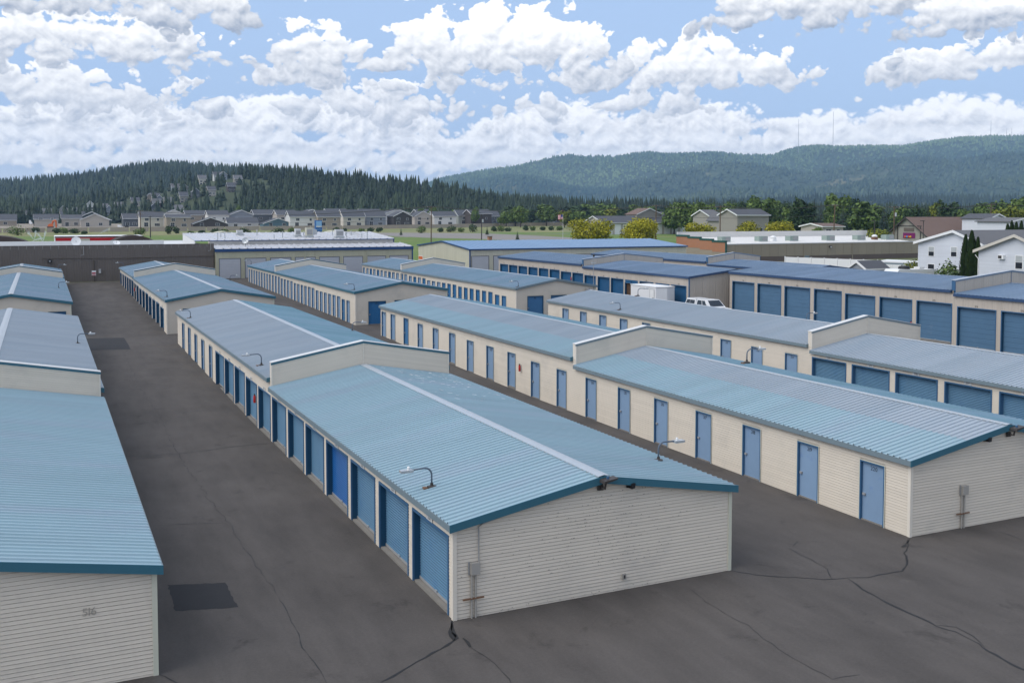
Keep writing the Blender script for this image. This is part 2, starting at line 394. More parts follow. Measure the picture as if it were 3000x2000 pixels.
# ------------------------------------------------------------------ storage rows
ROWH = .1
def lap(b, face, w, a0, a1, z0, z1, a0t=None, a1t=None):
    """one lap-siding board on the wall plane w: lower edge stands proud"""
    a0t = a0 if a0t is None else a0t; a1t = a1 if a1t is None else a1t
    pr = [(0., z0), (.022, z0), (.012, z0+(z1-z0)*.88), (-.004, z0+(z1-z0)*.89), (-.004, z1)]
    n = len(b.v)
    for j, (d, z) in enumerate(pr):
        k = (z-z0)/max(1e-6, z1-z0); p, q = a0+(a0t-a0)*k, a1+(a1t-a1)*k
        b.v += [(w-d, q, z), (w-d, p, z)] if face == 'L' else [(p, w-d, z), (q, w-d, z)]
    b.f += [(n+2*j, n+2*j+1, n+2*j+3, n+2*j+2) for j in range(len(pr)-1)]
SID = []
def piece(b, par, face, w, a0, a1, z0, z1, *t):
    bb = MB(); lap(bb, face, w, a0, a1, z0, z1, *t)
    c = Vector((w, (a0+a1)/2, z0)) if face == 'L' else Vector(((a0+a1)/2, w, z0))
    SID.append(((a1-a0)/max(1, c.length)**2, bb))
def flush_siding(par, limit):
    SID.sort(key=lambda q: -q[0])
    for _, bb in SID[:limit]: bb.build('siding_board', 'siding', par)
    if SID[limit:]:
        b = MB()
        for _, bb in SID[limit:]:
            n = len(b.v); b.v += bb.v; b.f += [tuple(n+i for i in f) for f in bb.f]
        tag(b.build('siding', 'siding', par), kind='stuff')
    SID.clear()
def cut(a0, a1, ops):
    iv = [(a0, a1)]
    for p, q in ops:
        nx = []
        for s, e in iv:
            if q <= s or p >= e: nx.append((s, e)); continue
            if p > s: nx.append((s, p))
            if q < e: nx.append((q, e))
        iv = nx
    return [(s, e) for s, e in iv if e-s > .02]
def left_wall(par, u, v0, v1, ztop, ops, zlow, siding=True, m='siding'):
    """ops: (va, vb, ztop, zfloor)"""
    b = MB(); u_w = u; u = u+.02
    for s, e in cut(v0, v1, [(p, q) for p, q, _, _ in ops]): b.quad((u, e, zlow), (u, s, zlow), (u, s, ztop), (u, e, ztop))
    for p, q, t, fl in ops:
        b.quad((u, q, t), (u, p, t), (u, p, ztop), (u, q, ztop)); b.quad((u, q, zlow), (u, p, zlow), (u, p, fl), (u, q, fl))
    b.build('wall', m, par); u = u_w
    if siding:
        n = int((ztop-zlow)/ROWH)
        for k in range(n+1):
            z0 = zlow+k*ROWH; z1 = min(z0+ROWH, ztop)
            if z1-z0 < .02: continue
            for s, e in cut(v0, v1, [(p, q) for p, q, t, fl in ops if z0 < t]): piece(None, par, 'L', u, s, e, z0, z1)
def gable(par, v, u0, u1, ze, zr, zlow, ops, siding=True, m='siding', back=None):
    uc = (u0+u1)/2
    roofz = lambda u: ze+(zr-ze)*(1-abs(u-uc)/((u1-u0)/2))
    b = MB(); v_w = v; v = v+.02
    for s, e in cut(u0, u1, [(p, q) for p, q, _, _ in ops]):
        pts = [(s, v, zlow), (e, v, zlow), (e, v, roofz(e))]
        if s < uc < e: pts.append((uc, v, zr))
        b.quad(*(pts+[(s, v, roofz(s))]))
    for p, q, t, fl in ops: b.quad((p, v, t), (q, v, t), (q, v, roofz(q)), (p, v, roofz(p)))
    if back: b.quad((u0, back, zlow), (u0, back, ze), (uc, back, zr), (u1, back, ze), (u1, back, zlow))
    b.build('end_wall', m, par); v = v_w
    if siding:
        n = int((zr-zlow)/ROWH); sl = (u1-u0)/2/(zr-ze)
        for k in range(n+1):
            z0 = zlow+k*ROWH; z1 = z0+ROWH; ins = lambda z: max(0, (z-ze)*sl)
            if ins(z1) > (u1-u0)/2-.1: break
            for s, e in cut(u0+ins(z0), u1-ins(z0), [(p, q) for p, q, t, fl in ops if z0 < t]):
                piece(None, par, 'F', v, s, e, z0, z1, s+(ins(z1)-ins(z0) if s == u0+ins(z0) else 0), e-(ins(z1)-ins(z0) if e == u1-ins(z0) else 0))
PW = 1.097
def roof(par, u0, u1, v0, v1, ze, zr, sheets, fe='fascia_grey', fr='fascia_teal', ou=.15, front=True, cap='cap', capw=.24, ribs=4, fh=.17, pw=PW, sheets_r=None):
    """sheets: [(from, to, material)] along the slope, eave to ridge; every metal panel is an object of its own"""
    uc = (u0+u1)/2; run = uc-(u0-ou); n = max(1, round((v1-v0)/pw)); w = (v1-v0)/n
    prof = []
    for i in range(ribs):
        y = w*i/ribs; s = w/ribs
        prof += [(y, 0), (y+s*.70, 0), (y+s*.77, .044), (y+s*.91, .044), (y+s*.98, 0)]
    prof.append((w, 0))
    for side in (0, 1):
        for t0, t1, m in (sheets if side == 0 or not sheets_r else sheets_r):
            b = MB(); lift = .004 if t0 > 0 else 0
            for t in (t0, t1):
                for y, z in prof:
                    b.v.append(((run*t)*(1 if side == 0 else -1), y, (zr-ze)*t+z+lift+.01))
            k = len(prof)
            for i in range(k-1): b.f.append((i, i+1, k+i+1, k+i) if side else (i+1, i, k+i, k+i+1))
            me = b.mesh('roof_panel', m)
            for i in range(n): link('roof_panel', me, par, (u0-ou if side == 0 else u1+ou, v0+i*w, ze))
    for ue, sg in ((u0-ou, -1), (u1+ou, 1)):
        MB().box(min(ue, ue+sg*.03), v0, ze-fh, max(ue, ue+sg*.03), v1, ze+.012).build('eave_trim', fe, par)
    if front:
        for s in (0, 1):
            a = (u0-ou-.03, ze) if s == 0 else (u1+ou+.03, ze)
            poly = [(a[0], v0-.035, a[1]-.19), (uc, v0-.035, zr-.19), (uc, v0-.035, zr+.03), (a[0], v0-.035, a[1]+.03)]
            MB().prism(poly if s == 0 else poly[::-1], (0, .03, 0)).build('rake_trim', fr, par)
    if cap:
        b = MB(); q = (zr-ze)/run; z0 = zr+.06
        b.quad((uc-capw, v0-.02, z0-q*capw), (uc, v0-.02, z0), (uc, v1, z0), (uc-capw, v1, z0-q*capw)); b.quad((uc, v0-.02, z0), (uc+capw, v0-.02, z0-q*capw), (uc+capw, v1, z0-q*capw), (uc, v1, z0))
        for sg in (-1, 1): b.quad((uc+sg*capw, v0-.02, z0-q*capw), (uc+sg*capw, v1, z0-q*capw), (uc+sg*capw, v1, z0-q*capw-.03), (uc+sg*capw, v0-.02, z0-q*capw-.03))
        b.build('ridge_cap', cap, par)
def parapet(par, u0, u1, v, ze, zr, h, t=.30, band='fascia_teal', capm='white_dull', siding=True, m='siding', end='trim', far=False):
    uc = (u0+u1)/2
    b = MB(); b.prism([(u0, v, ze-.6), (u1, v, ze-.6), (u1, v, ze+h), (uc, v, zr+h), (u0, v, ze+h)], (0, t, 0)); pp = b.build('parapet', m, par)
    n = int((h-.10)/.1)+1
    for s, (ua, ub, za, zb) in enumerate(((u0, uc, ze, zr), (uc, u1, zr, ze))):
        if siding:
            acc = MB()
            for k in range(n):
                z0 = .02+k*.1; z1 = min(z0+.1, h-.09)
                bb = acc if far else MB(); nn = len(bb.v); hh_ = z1-z0
                for d, z in ((0., z0), (.022, z0), (.012, z0+hh_*.88), (.0, z0+hh_*.89), (.0, z1)): bb.v += [(ua, v-.013-d, za+z), (ub, v-.013-d, zb+z)]
                bb.f += [(nn+2*j, nn+2*j+1, nn+2*j+3, nn+2*j+2) for j in range(4)]
                if not far: bb.build('siding_board', 'siding', pp)
            if far: tag(acc.build('siding', 'siding', pp), kind='stuff')
        e0 = -.03 if s == 0 else 0; e1 = .03 if s == 1 else 0
        MB().prism([(ua+e0, v-.055, za+h-.10), (ub+e1, v-.055, zb+h-.10), (ub+e1, v-.055, zb+h+.005), (ua+e0, v-.055, za+h+.005)], (0, .045, 0)).build('cap_band', band, pp)
        MB().prism([(ua+e0, v-.08, za+h+.005), (ub+e1, v-.08, zb+h+.005), (ub+e1, v-.08, zb+h+.035), (ua+e0, v-.08, za+h+.035)], (0, t+.13, 0)).build('coping', capm, pp)
    for ue, sg in ((u0, -1), (u1, 1)):
        MB().box(min(ue, ue+sg*.012), v-.05, ze-.05, max(ue, ue+sg*.012), v+t+.006, ze+h-.01).build('end_trim', end, pp)
        MB().box(ue-.05 if sg > 0 else ue, v-.052, ze, ue if sg > 0 else ue+.05, v-.044, ze+h-.10).build('corner_trim', end, pp)
    MB().box(uc-.02, v-.052, zr, uc+.02, v-.044, zr+h-.1).build('corner_trim', end, pp)
    return pp
def ushape(d0, d1, a, b_, z0, z1, fw, face, w):
    """a door frame: posts and head in one piece; d: depth from the wall plane"""
    pr = [(a, z0), (a+fw, z0), (a+fw, z1-fw), (b_-fw, z1-fw), (b_-fw, z0), (b_, z0), (b_, z1), (a, z1)]
    m = MB()
    if face == 'L': P = lambda p, z, d: (w+d, p, z)
    else: P = lambda p, z, d: (p, w+d, z)
    m.v = [P(p, z, d0) for p, z in pr]+[P(p, z, d1) for p, z in pr]; n = 8
    cap = [(0, 1, 2, 7), (2, 3, 6, 7), (3, 4, 5, 6)]
    m.f = [tuple(reversed(c)) for c in cap]+[tuple(8+i for i in c) for c in cap]+[(i, (i+1) % n, n+(i+1) % n, n+i) for i in range(n)]
    return m
ROLLM = {}
def curtain_mesh(w, h, m, pitch=.085, dep=.022, grooves=False):
    k = (round(w, 2), round(h, 2), m, pitch)
    if k not in ROLLM:
        b = MB(); n = int(h/pitch); pr = []
        for i in range(n):
            z = i*pitch
            pr += [(z, 0), (z+pitch*.45, -dep), (z+pitch*.62, -dep)] if not grooves else [(z, 0), (z+pitch*.86, 0), (z+pitch*.90, dep), (z+pitch*.96, dep)]
        pr.append((h, 0))
        for y in (0, w):
            for z, d in pr: b.v.append((d, y, z))
        q = len(pr)
        for i in range(q-1): b.f.append((q+i, i, i+1, q+i+1))
        ROLLM[k] = b.mesh('roll_up_door', m)
    return ROLLM[k]
def roll_door(par, u, va, vb, zt, zf, m='roll', num=None, rec=.20, fm='frame_dark', fm2='frame_blue', pitch=.085, grooves=False, dep=.022, plate=True, label=None, zn=.09):
    w, h = vb-va, zt-zf-.12
    d = link('roll_up_door', curtain_mesh(w, h, m, pitch, dep, grooves), par, (u+rec, va, zf+.10))
    if label: d['label'] = label
    ushape(.004, rec, va, vb, zf, zt-.001, .035, 'L', u).build('jamb', fm, d)
    ushape(-.045, .003, va-.045, vb+.045, zf, zt+.02, .075, 'L', u).build('frame', fm2, d)
    MB().box(u+.0, va+.036, zf-.25, u+rec+.25, vb-.036, zf+.035).build('threshold', 'concrete', d)
    MB().box(u+rec-.04, va+.036, zf+.06, u+rec-.005, vb-.036, zf+.13).build('bottom_bar', 'grey_metal', d)
    MB().box(u+rec-.07, (va+vb)/2-.09, zf+.13, u+rec-.03, (va+vb)/2+.03, zf+.18).build('latch', 'galv', d)
    if num:
        if plate: MB().box(u-.044, (va+vb)/2-.24, zt+.03, u-.034, (va+vb)/2+.24, zt+.03+zn*2).build('number_plate', 'white_dull', d)
        put_text(str(num), .17 if plate else .2, 'ink', d, (u-.047, (va+vb)/2, zt+.03+zn), '-x')
    return d
DOORM = {}
def man_door(par, face, w, a, b_, zt, zf, m='door_peri', num=None, fm='frame_blue', rec=.055, nsz=.21):
    """a<b_ along the wall; face L: wall x = w; face F: wall y = w"""
    def B(bb, d0, d1, p0, p1, z0, z1):
        if face == 'L': bb.box(w+d0, p0, z0, w+d1, p1, z1)
        else: bb.box(p0, w+d0, z0, p1, w+d1, z1)
    fw = .055
    bb = MB(); B(bb, rec, rec+.04, a+fw, b_-fw, zf+.03, zt-fw); d = bb.build('door', m, par)
    ushape(-.045, rec+.05, a, b_, zf-.05, zt, fw, face, w).build('frame', fm, d)
    ushape(-.049, -.046, a-.03, b_+.03, zf-.02, zt+.03, .03, face, w).build('casing', 'trim_end', d)
    bb = MB(); B(bb, 0, rec+.03, a+fw, b_-fw, zf-.10, zf+.028); bb.build('threshold', 'concrete', d)
    h = b_-.16 if face == 'L' else a+.16
    bb = MB(); B(bb, rec-.06, rec, h-.06, h+.06, zf+.90, zf+.98); bb.build('hasp', 'grey_metal', d)
    if num:
        c = (a+b_)/2; loc = (w+rec-.006, c, zt-.24) if face == 'L' else (c, w+rec-.006, zt-.24)
        put_text(str(num), nsz, 'ink', d, loc, '-x' if face == 'L' else '-y')
    return d
def corner(par, u, v, z0, z1, m='trim'):
    MB().box(u-.045, v-.045, z0, u+.075, v+.075, z1).build('corner_trim', m, par)
def right_wall(par, u, v0, v1, z0, z1, m='siding'):
    MB().quad((u, v0, z0), (u, v1, z0), (u, v1, z1), (u, v0, z1)).build('side_wall', m, par)

def block(label, u0, u1, v0, vm, v1, ze1, ze2, rise, sh1, sh2, ops, ph, zlow2, fe='fascia_grey', fr='fascia_teal', band='fascia_teal', front_ops=(), cap='cap', capw=.24, zlow=-.05, sid=True, group='storage buildings with low gabled metal roofs', sh1r=None, sh2r=None):
    t = thing('storage_building', label, 'building', ((u0+u1)/2, v0, g(v0)), group)
    o1 = [o for o in ops if (o[0]+o[1])/2 < vm]; o2 = [o for o in ops if (o[0]+o[1])/2 >= vm]
    left_wall(t, u0, v0, vm, ze1-.02, o1, zlow, sid); left_wall(t, u0, vm, v1, ze2-.02, o2, zlow2, sid)
    gable(t, v0, u0, u1, ze1, ze1+rise, zlow, list(front_ops), sid, back=v1)
    right_wall(t, u1, v0, vm, zlow, ze1); right_wall(t, u1, vm, v1, zlow2, ze2)
    MB().quad((u0, v1, zlow2), (u0, v1, ze2), ((u0+u1)/2, v1, ze2+rise), (u1, v1, ze2), (u1, v1, zlow2)).build('rear_wall', 'siding', t)
    roof(t, u0, u1, v0-.15, vm, ze1, ze1+rise, sh1, fe, fr, cap=cap, capw=capw, sheets_r=sh1r)
    roof(t, u0, u1, vm+.30, v1+.1, ze2, ze2+rise, sh2, fe, fr, cap=cap, capw=capw, sheets_r=sh2r)
    flush_siding(t, 285 if v0 < 50 else 0)
    parapet(t, u0, u1, vm, ze1, ze1+rise, ph, band=band, far=v0 > 50)
    corner(t, u0, v0, zlow, ze1-.17); MB().box(u1-.075, v0-.045, zlow, u1+.045, v0+.075, ze1-.17).build('corner_trim', 'trim_end', t)
    return t
S1 = lambda m: [(0, 1, m)]
# --- C: roll-up doors down the left alley
C_L = [28.23, 31.54, 34.87, 38.32, 41.72, 45.06, 48.52, 51.92, 55.40, 58.91, 62.37, 65.95]
C_R = [25.35, 28.69, 32.06, 35.37, 38.79, 42.16, 45.59, 49.02, 52.42, 55.87, 59.39, 62.83]
C_T = [2.22]*9+[2.32]*3
C_MAN = [(67.4, 68.74, 2.38), (70.9, 72.3, 2.38), (74.4, 75.76, 2.38), (77.85, 79.3, 2.5), (81.43, 82.86, 2.5)]
def fl(zt, h=2.19): return zt-h
copsC = [(r, l, t, fl(t)) for l, r, t in zip(C_L, C_R, C_T)]+[(a, b, t, fl(t, 2.17)) for a, b, t in C_MAN]
bC = block('long cream storage building in the middle, blue roll-up doors along the left alley', 9.93, 19.11, 25.0, 48.8, 85.9, 2.65, 3.05, .82, S1('roof_aqua'), S1('roof_lilac'), copsC, 1.19, -.05, capw=.18, sh2r=S1('roof_teal'))
for i, (r, l, t, f) in enumerate(copsC[:12]):
    roll_door(bC, 9.93, r, l, t, f, 'roll_bright' if i == 3 else 'roll', 221+i if i < 7 else 160+i, label='bright unfaded blue roll-up door among the faded ones' if i == 3 else None)
for i, (a, b, t, f) in enumerate(copsC[12:]): man_door(bC, 'L', 9.93, a, b, t, f, num=172+i)
# --- D: numbered hinged doors
D_L = [27.31, 30.64, 34.05, 37.42, 40.83, 44.21, 47.60, 51.0, 54.36, 57.75, 61.10, 64.50, 67.87, 71.24, 74.63, 78.02, 81.39, 83.89]
D_T = [2.18]*9+[2.33]*3+[2.48]*3+[2.62]*3
opsD = [(l-1.18, l, t, t-2.17) for l, t in zip(D_L, D_T)]
bD = block('long cream storage building right of the middle one, hinged blue doors 214 to 220 nearest', 26.68, 35.86, 25.0, 48.8, 84.2, 2.65, 3.06, .82, [(0, .56, 'roof_aqua'), (.56, 1, 'roof_lilac')], [(0, .5, 'roof_aqua'), (.5, 1, 'roof_lilac')], opsD, 1.17, -.05, band='fascia_grey', capw=.13, sh1r=S1('roof_teal'), sh2r=S1('roof_teal'))
for i, (a, b, t, f) in enumerate(opsD): man_door(bD, 'L', 26.68, a, b, t, f, 'door_mid' if i == 15 else 'door_peri', 220-i if i < 7 else 173-i)
# --- E
E_MAN = [(52.41, 2.10), (55.84, 2.11), (59.24, 2.25), (62.64, 2.25), (66.08, 2.25), (69.53, 2.4), (72.96, 2.4), (76.37, 2.4), (79.79, 2.4), (83.15, 2.4)]
opsE = [(l-1.19-1.19, l-1.19, t, t-2.17) for l, t in E_MAN]
E_ROLL = [(45.79, 48.66), (42.39, 45.25), (39.0, 41.88), (35.59, 38.47), (32.2, 35.08), (28.8, 31.7)]
opsER = [(a, b, 2.14, -.03) for a, b in E_ROLL]
bE = block('cream storage building at right with pale lilac-grey roof and roll-up doors 334 to 338', 43.44, 52.62, 25.0, 48.8, 84.9, 2.53, 2.87, .82, S1('roof_lilac'), S1('roof_lilac'), opsE+opsER, 1.17, -.05, band='fascia_grey', capw=.13, fr='fascia_grey')
for i, (a, b, t, f) in enumerate(opsE): man_door(bE, 'L', 43.44, a, b, t, f, num=333-i)
for i, (a, b, t, f) in enumerate(opsER): roll_door(bE, 43.44, a, b, t, f, 'roll', 334+i, fm='frame_blue')
# --- A
bA = block('cream storage building at the left edge, faded 516 on its end wall', -6.91, 2.27, 25.0, 49.2, 85.4, 2.66, 3.04, .82, S1('roof_aqua'), S1('roof_lilac'), [], 1.19, -.05, capw=.2)
put_text('516', .27, 'faint_ink', bA, (at(262, 1791, 1, 24.98).x, 24.962, at(262, 1791, 1, 24.98).z), '-y', 'painted_number', .0)
# --- back blocks
C2T = [(l, t) for l, t in ((148.9, 3.02), (144.8, 3.02), (140.9, 3.05), (137.1, 3.08), (133.4, 3.10), (129.8, 3.12), (126.4, 2.97), (122.7, 2.96), (119.0, 2.83), (115.3, 2.85), (111.6, 2.86), (108.1, 2.73), (104.4, 2.73), (100.8, 2.73), (97.15, 2.6))]
opsC2 = [(l-2.75, l, t, t-2.2) for l, t in C2T]
F2 = [(11.05, 12.75, 2.78, .60), (13.6, 15.3, 2.78, .60)]
bC2 = block('cream storage building closing the far left alley, a row of dark blue roll-up doors', 9.75, 19.0, 92.0, 126.0, 149.5, 3.56, 3.66, .82, S1('roof_slate'), S1('roof_slate'), opsC2, .85, .4, front_ops=F2, capw=.2, zlow=.3, fe='fascia_grey')
for i, (a, b, t, f) in enumerate(opsC2): roll_door(bC2, 9.75, a, b, t, f, 'roll_deep' if i < 11 else 'roll', 124+i)
for i, (a, b, t, f) in enumerate(F2): man_door(bC2, 'F', 92.0, a, b, t, f, 'door_blue', 138+i, fm='frame_dark', nsz=.26)
K_L = [145.91, 144.07, 142.27, 140.51, 138.72, 136.97, 135.19, 133.39, 131.63, 129.79, 127.99, 126.18, 124.54, 122.81, 121.08, 119.28, 117.48, 115.77, 114.01, 112.3, 110.53, 108.87, 107.07, 105.32, 103.59, 101.9, 100.18, 98.43, 96.74, 95.03]
def kt(v, d=0): return (3.30 if v > 125 else 3.17 if v > 118.5 else 3.03 if v > 108 else 2.9 if v > 97.5 else 2.73)-d
opsK = [(l-1.12, l, kt(l), kt(l)-2.17) for l in K_L]
FK = [(27.9, 29.65, 2.80, .60), (30.5, 32.25, 2.82, .60)]
bK = block('cream storage building behind the second row with a long row of narrow pale blue doors', 26.68, 35.86, 92.0, 128.0, 146.4, 3.74, 3.76, .82, S1('roof_slate'), S1('roof_slate'), opsK, .80, .4, front_ops=FK, capw=.2, zlow=.3, fe='fascia_teal')
for i, (a, b, t, f) in enumerate(opsK): man_door(bK, 'L', 26.68, a, b, t, f, 'door_mid' if i == 28 else 'door_peri', 71+i, nsz=.12)
for i, (a, b, t, f) in enumerate(FK): man_door(bK, 'F', 92.0, a, b, t, f, 'door_blue', 142+i, fm='frame_dark', nsz=.26)
M_L = [145.63, 143.88, 142.2, 140.48, 138.72, 137.01, 135.26, 133.51, 131.8, 130.04, 128.28, 126.65, 124.83, 123.1, 121.38, 119.68, 117.96, 116.26, 114.49, 112.8, 111.07, 109.37, 107.64, 105.9, 104.18, 102.43, 100.7, 98.99, 97.23, 95.5]
M_C = 'ppdpdppdppdpppdpdpppddddddddddmd'.replace('ppdpdppdppdpppdpdppp', 'ppdpdppdppdppdpdppp')
opsM = [(l-1.08, l, kt(l, .15), kt(l, .15)-2.17) for l in M_L]
FM = [(44.65, 46.5, 2.72, .55), (47.35, 49.2, 2.72, .55), (50.1, 51.95, 2.72, .55)]
bM = block('cream storage building behind the third row, narrow doors in mixed pale and dark blue', 43.44, 52.62, 92.0, 128.0, 146.0, 3.57, 3.64, .82, S1('roof_slate'), S1('roof_slate'), opsM, .80, .4, front_ops=FM, capw=.15, zlow=.3, fr='fascia_grey', band='fascia_grey')
for i, (a, b, t, f) in enumerate(opsM): man_door(bM, 'L', 43.44, a, b, t, f, {'p': 'door_peri', 'd': 'door_blue', 'm': 'door_mid'}[M_C[i]], 283+i, nsz=.12)
for i, (a, b, t, f) in enumerate(FM): man_door(bM, 'F', 92.0, a, b, t, f, 'door_mid', None if i == 1 else 313+i, fm='frame_dark', nsz=.26)
FA2 = [(-1.6, .1, 2.75, .6), (.35, 1.75, 2.75, .6)]
bA2 = block('cream storage building at the far left end with slate blue roof and white ridge', -7.06, 2.12, 94.0, 129.0, 149.5, 3.52, 3.62, .82, S1('roof_slate'), S1('roof_slate'), [], .80, .4, front_ops=FA2[1:], capw=.2, zlow=.3)
for i, (a, b, t, f) in enumerate(FA2[1:]): man_door(bA2, 'F', 94.0, a, b, t, f, 'door_blue', 134, fm='frame_dark', nsz=.26)
# ------------------------------------------------------------------ blue-roofed storage rows at right
M('wood', (.085, .045, .022), .8, var=.35, vscale=2.5, stretch=(1, 3, .25))
def vpanels(par, u, v0, v1, zlow, ztop, ops, m='tan_panel', face='L', pw=.915, roofz=None, name='wall_panel', dep=.02):
    """vertical ribbed wall sheets, each an object; ops: openings (a, b, top, floor)"""
    n = max(1, round((v1-v0)/pw)); w = (v1-v0)/n
    zt = roofz or (lambda a: ztop)
    for i in range(n):
        a, b_ = v0+i*w+.006, v0+(i+1)*w-.006
        segs = [(a, b_, zlow)]
        for p, q, t, fl in ops:
            ns = []
            for s, e, zz in segs:
                if q <= s or p >= e: ns.append((s, e, zz)); continue
                if s < p: ns.append((s, p, zz))
                if q < e: ns.append((q, e, zz))
                ns.append((max(s, p), min(e, q), t))
            segs = ns
        for s, e, zz in segs:
            if e-s < .03: continue
            mb = MB(); pr = [(s, 0)]; k = s
            step = w/3
            for j in range(3):
                c = v0+i*w+(j+.5)*step
                if s+.04 < c < e-.04: pr += [(c-.035, 0), (c-.015, -dep), (c+.015, -dep), (c+.035, 0)]
            pr.append((e, 0))
            for p, d in pr:
                for z in (zz, zt(p)): mb.v.append((u+d-.012, p, z) if face == 'L' else (p, u+d-.012, z))
            for j in range(len(pr)-1): mb.f.append((2*j+2, 2*j, 2*j+1, 2*j+3) if face == 'L' else (2*j, 2*j+2, 2*j+3, 2*j+1))
            mb.build(name, m, par)
def back_wall(par, u, v0, v1, zlow, ztop, ops, m='tan_groove'):
    b = MB()
    for s, e in cut(v0, v1, [(p, q) for p, q, _, _ in ops]): b.quad((u, e, zlow), (u, s, zlow), (u, s, ztop), (u, e, ztop))
    for p, q, t, fl in ops: b.quad((u, q, t), (u, p, t), (u, p, ztop), (u, q, ztop))
    b.build('wall', m, par)
def blue_block(label, u0, u1, v0, vm, v1, ze1, ze2, rise, ops, ph, zlow):
    t = thing('storage_building', label, 'building', ((u0+u1)/2, v0, g(v0)), 'tan storage buildings with blue roofs')
    o1 = [o for o in ops if (o[0]+o[1])/2 < vm]; o2 = [o for o in ops if (o[0]+o[1])/2 >= vm]
    for a, b, ze, oo in ((v0, vm, ze1, o1), (vm, v1, ze2, o2)):
        back_wall(t, u0, a, b, zlow, ze-.02, oo); vpanels(t, u0, a, b, zlow, ze-.02, oo); right_wall(t, u1, a, b, zlow, ze, 'tan_panel')
    gable(t, v0, u0, u1, ze1, ze1+rise, zlow, [], False, 'tan_groove', back=v1)
    uc = (u0+u1)/2; rz = lambda a: ze1-.02+rise*(1-abs(a-uc)/((u1-u0)/2))
    vpanels(t, v0, u0, uc, zlow, 0, [], face='F', roofz=rz); vpanels(t, v0, uc, u1, zlow, 0, [], face='F', roofz=rz)
    roof(t, u0, u1, v0-.15, vm, ze1, ze1+rise, S1('roof_blue'), 'fascia_navy', 'fascia_navy', ribs=3, cap='roof_blue', capw=.2, fh=.22)
    roof(t, u0, u1, vm+.3, v1+.1, ze2, ze2+rise, S1('roof_blue'), 'fascia_navy', 'fascia_navy', ribs=3, cap='roof_blue', capw=.2, fh=.22)
    pp = parapet(t, u0, u1, vm, ze1, ze1+rise, ph, band='roof_blue', capm='cap', siding=False, m='tan_groove', end='frame_blue')
    for a, b in ((u0, uc), (uc, u1)):
        n = 6
        for i in range(n):
            p, q = a+(b-a)*i/n+.01, a+(b-a)*(i+1)/n-.01; m = MB(); k = 8; pr = []
            for j in range(k+1):
                x = p+(q-p)*j/k; d = -.02 if j % 2 else 0
                pr.append((x, d))
            for x, d in pr:
                zz = rz(x)+.02
                m.v += [(x, vm-.012+d*.6, zz), (x, vm-.012+d*.6, zz+ph-.1)]
            for j in range(k): m.f.append((2*j, 2*j+2, 2*j+3, 2*j+1))
            m.build('wall_panel', 'tan_panel', pp)
    for (u, v, z) in ((u0, v0, ze1),): MB().box(u-.06, v-.06, zlow, u+.04, v+.04, z-.2).build('corner_trim', 'frame_blue', t)
    return t
G1_L = [88.88, 84.62, 80.37, 76.07, 71.88, 67.61, 63.40, 59.15, 54.97, 50.75, 46.5]
G1_T = [3.81]*4+[3.66]*3+[3.48]*4
opsG1 = [(l-3.66, l, t, t-3.32) for l, t in zip(G1_L, G1_T)]
bG1 = blue_block('tan storage building at right with blue roof and big faded doors 374 to 381', 68, 81.2, 42, 59.5, 89.4, 4.52, 4.79, .66, opsG1, 1.08, -.05)
for i, (a, b, t, f) in enumerate(opsG1): roll_door(bG1, 68, a, b, t, f, 'roll_faded', 381-i, rec=.22, pitch=.40, dep=.018, grooves=True, plate=False, zn=.11)
G2_L = [140.19, 136.95, 133.66, 130.31, 126.96, 123.62, 120.3, 117.04, 113.77, 110.34, 107.08, 103.8, 100.5, 97.2, 93.95]
opsG2 = [(l-2.85, l, 3.5 if i < 6 else 3.38 if i < 8 else 3.23, 1.0 if i < 6 else .75) for i, l in enumerate(G2_L)]
bG2 = blue_block('tan storage building behind the white pickup, blue roof, deep blue doors, two bays boarded brown', 63.5, 75.8, 90.6, 114.2, 140.8, 4.28, 4.58, .68, opsG2, .95, .3)
for i, (a, b, t, f) in enumerate(opsG2):
    w = i in (11, 13)
    d = roll_door(bG2, 63.5, a, b, t-(.35 if w else 0), f, 'wood' if w else 'roll_deep', 396-i, pitch=.085 if not w else .4, grooves=w, plate=False, zn=.10, label='brown boarded bay' if w else None)
    if w: MB().box(63.5, a, t-.36, 63.62, b, t).build('door_head', 'roll_deep', d)
opsG3 = []
bG3 = blue_block('tan storage building in the far right row, only its blue roof and parapet showing', 80.0, 88.7, 92.0, 110, 141, 4.45, 4.76, .55, opsG3, .95, .3)

# ------------------------------------------------------------------ halls across the back of the yard
M('brown_wall', (.15, .128, .112), .7, var=.08, vscale=.6); M('brown_groove', (.085, .07, .06), .8)
M('cream_wall', (.45, .43, .31), .6, var=.05); M('cream_groove', (.33, .31, .22), .7)
M('pale_wall', (.52, .50, .40), .6, var=.06); M('roof_white', (.47, .47, .49), .4, var=.10, vscale=.3, stretch=(1, .3, 1), col2=(.33, .32, .31), c2s=.3, c2t=(.5, .75))
M('blue_trim', (.016, .06, .17), .45, var=.1); M('roof_mid', (.14, .235, .37), .45, var=.08, vscale=.2)
M('metal_dirty', (.42, .40, .37), .6, var=.3, vscale=1.5)
def uroof(par, u0, u1, va, za, vb, zb, m, n, ridge=.05, name='roof_panel'):
    """sheets of a roof plane that climbs along y from (va,za) to (vb,zb), standing seams every panel"""
    w = (u1-u0)/n; b = MB(); s = vb-va; dz = zb-za
    for x, z in ((0, 0), (w-.16, 0), (w-.12, ridge), (w-.04, ridge), (w, 0)): b.v += [(x, 0, z), (x, s, z+dz)]
    for i in range(4): b.f.append((2*i, 2*i+2, 2*i+3, 2*i+1))
    me = b.mesh(name, m)
    for i in range(n): link(name, me, par, (u0+i*w, va, za))
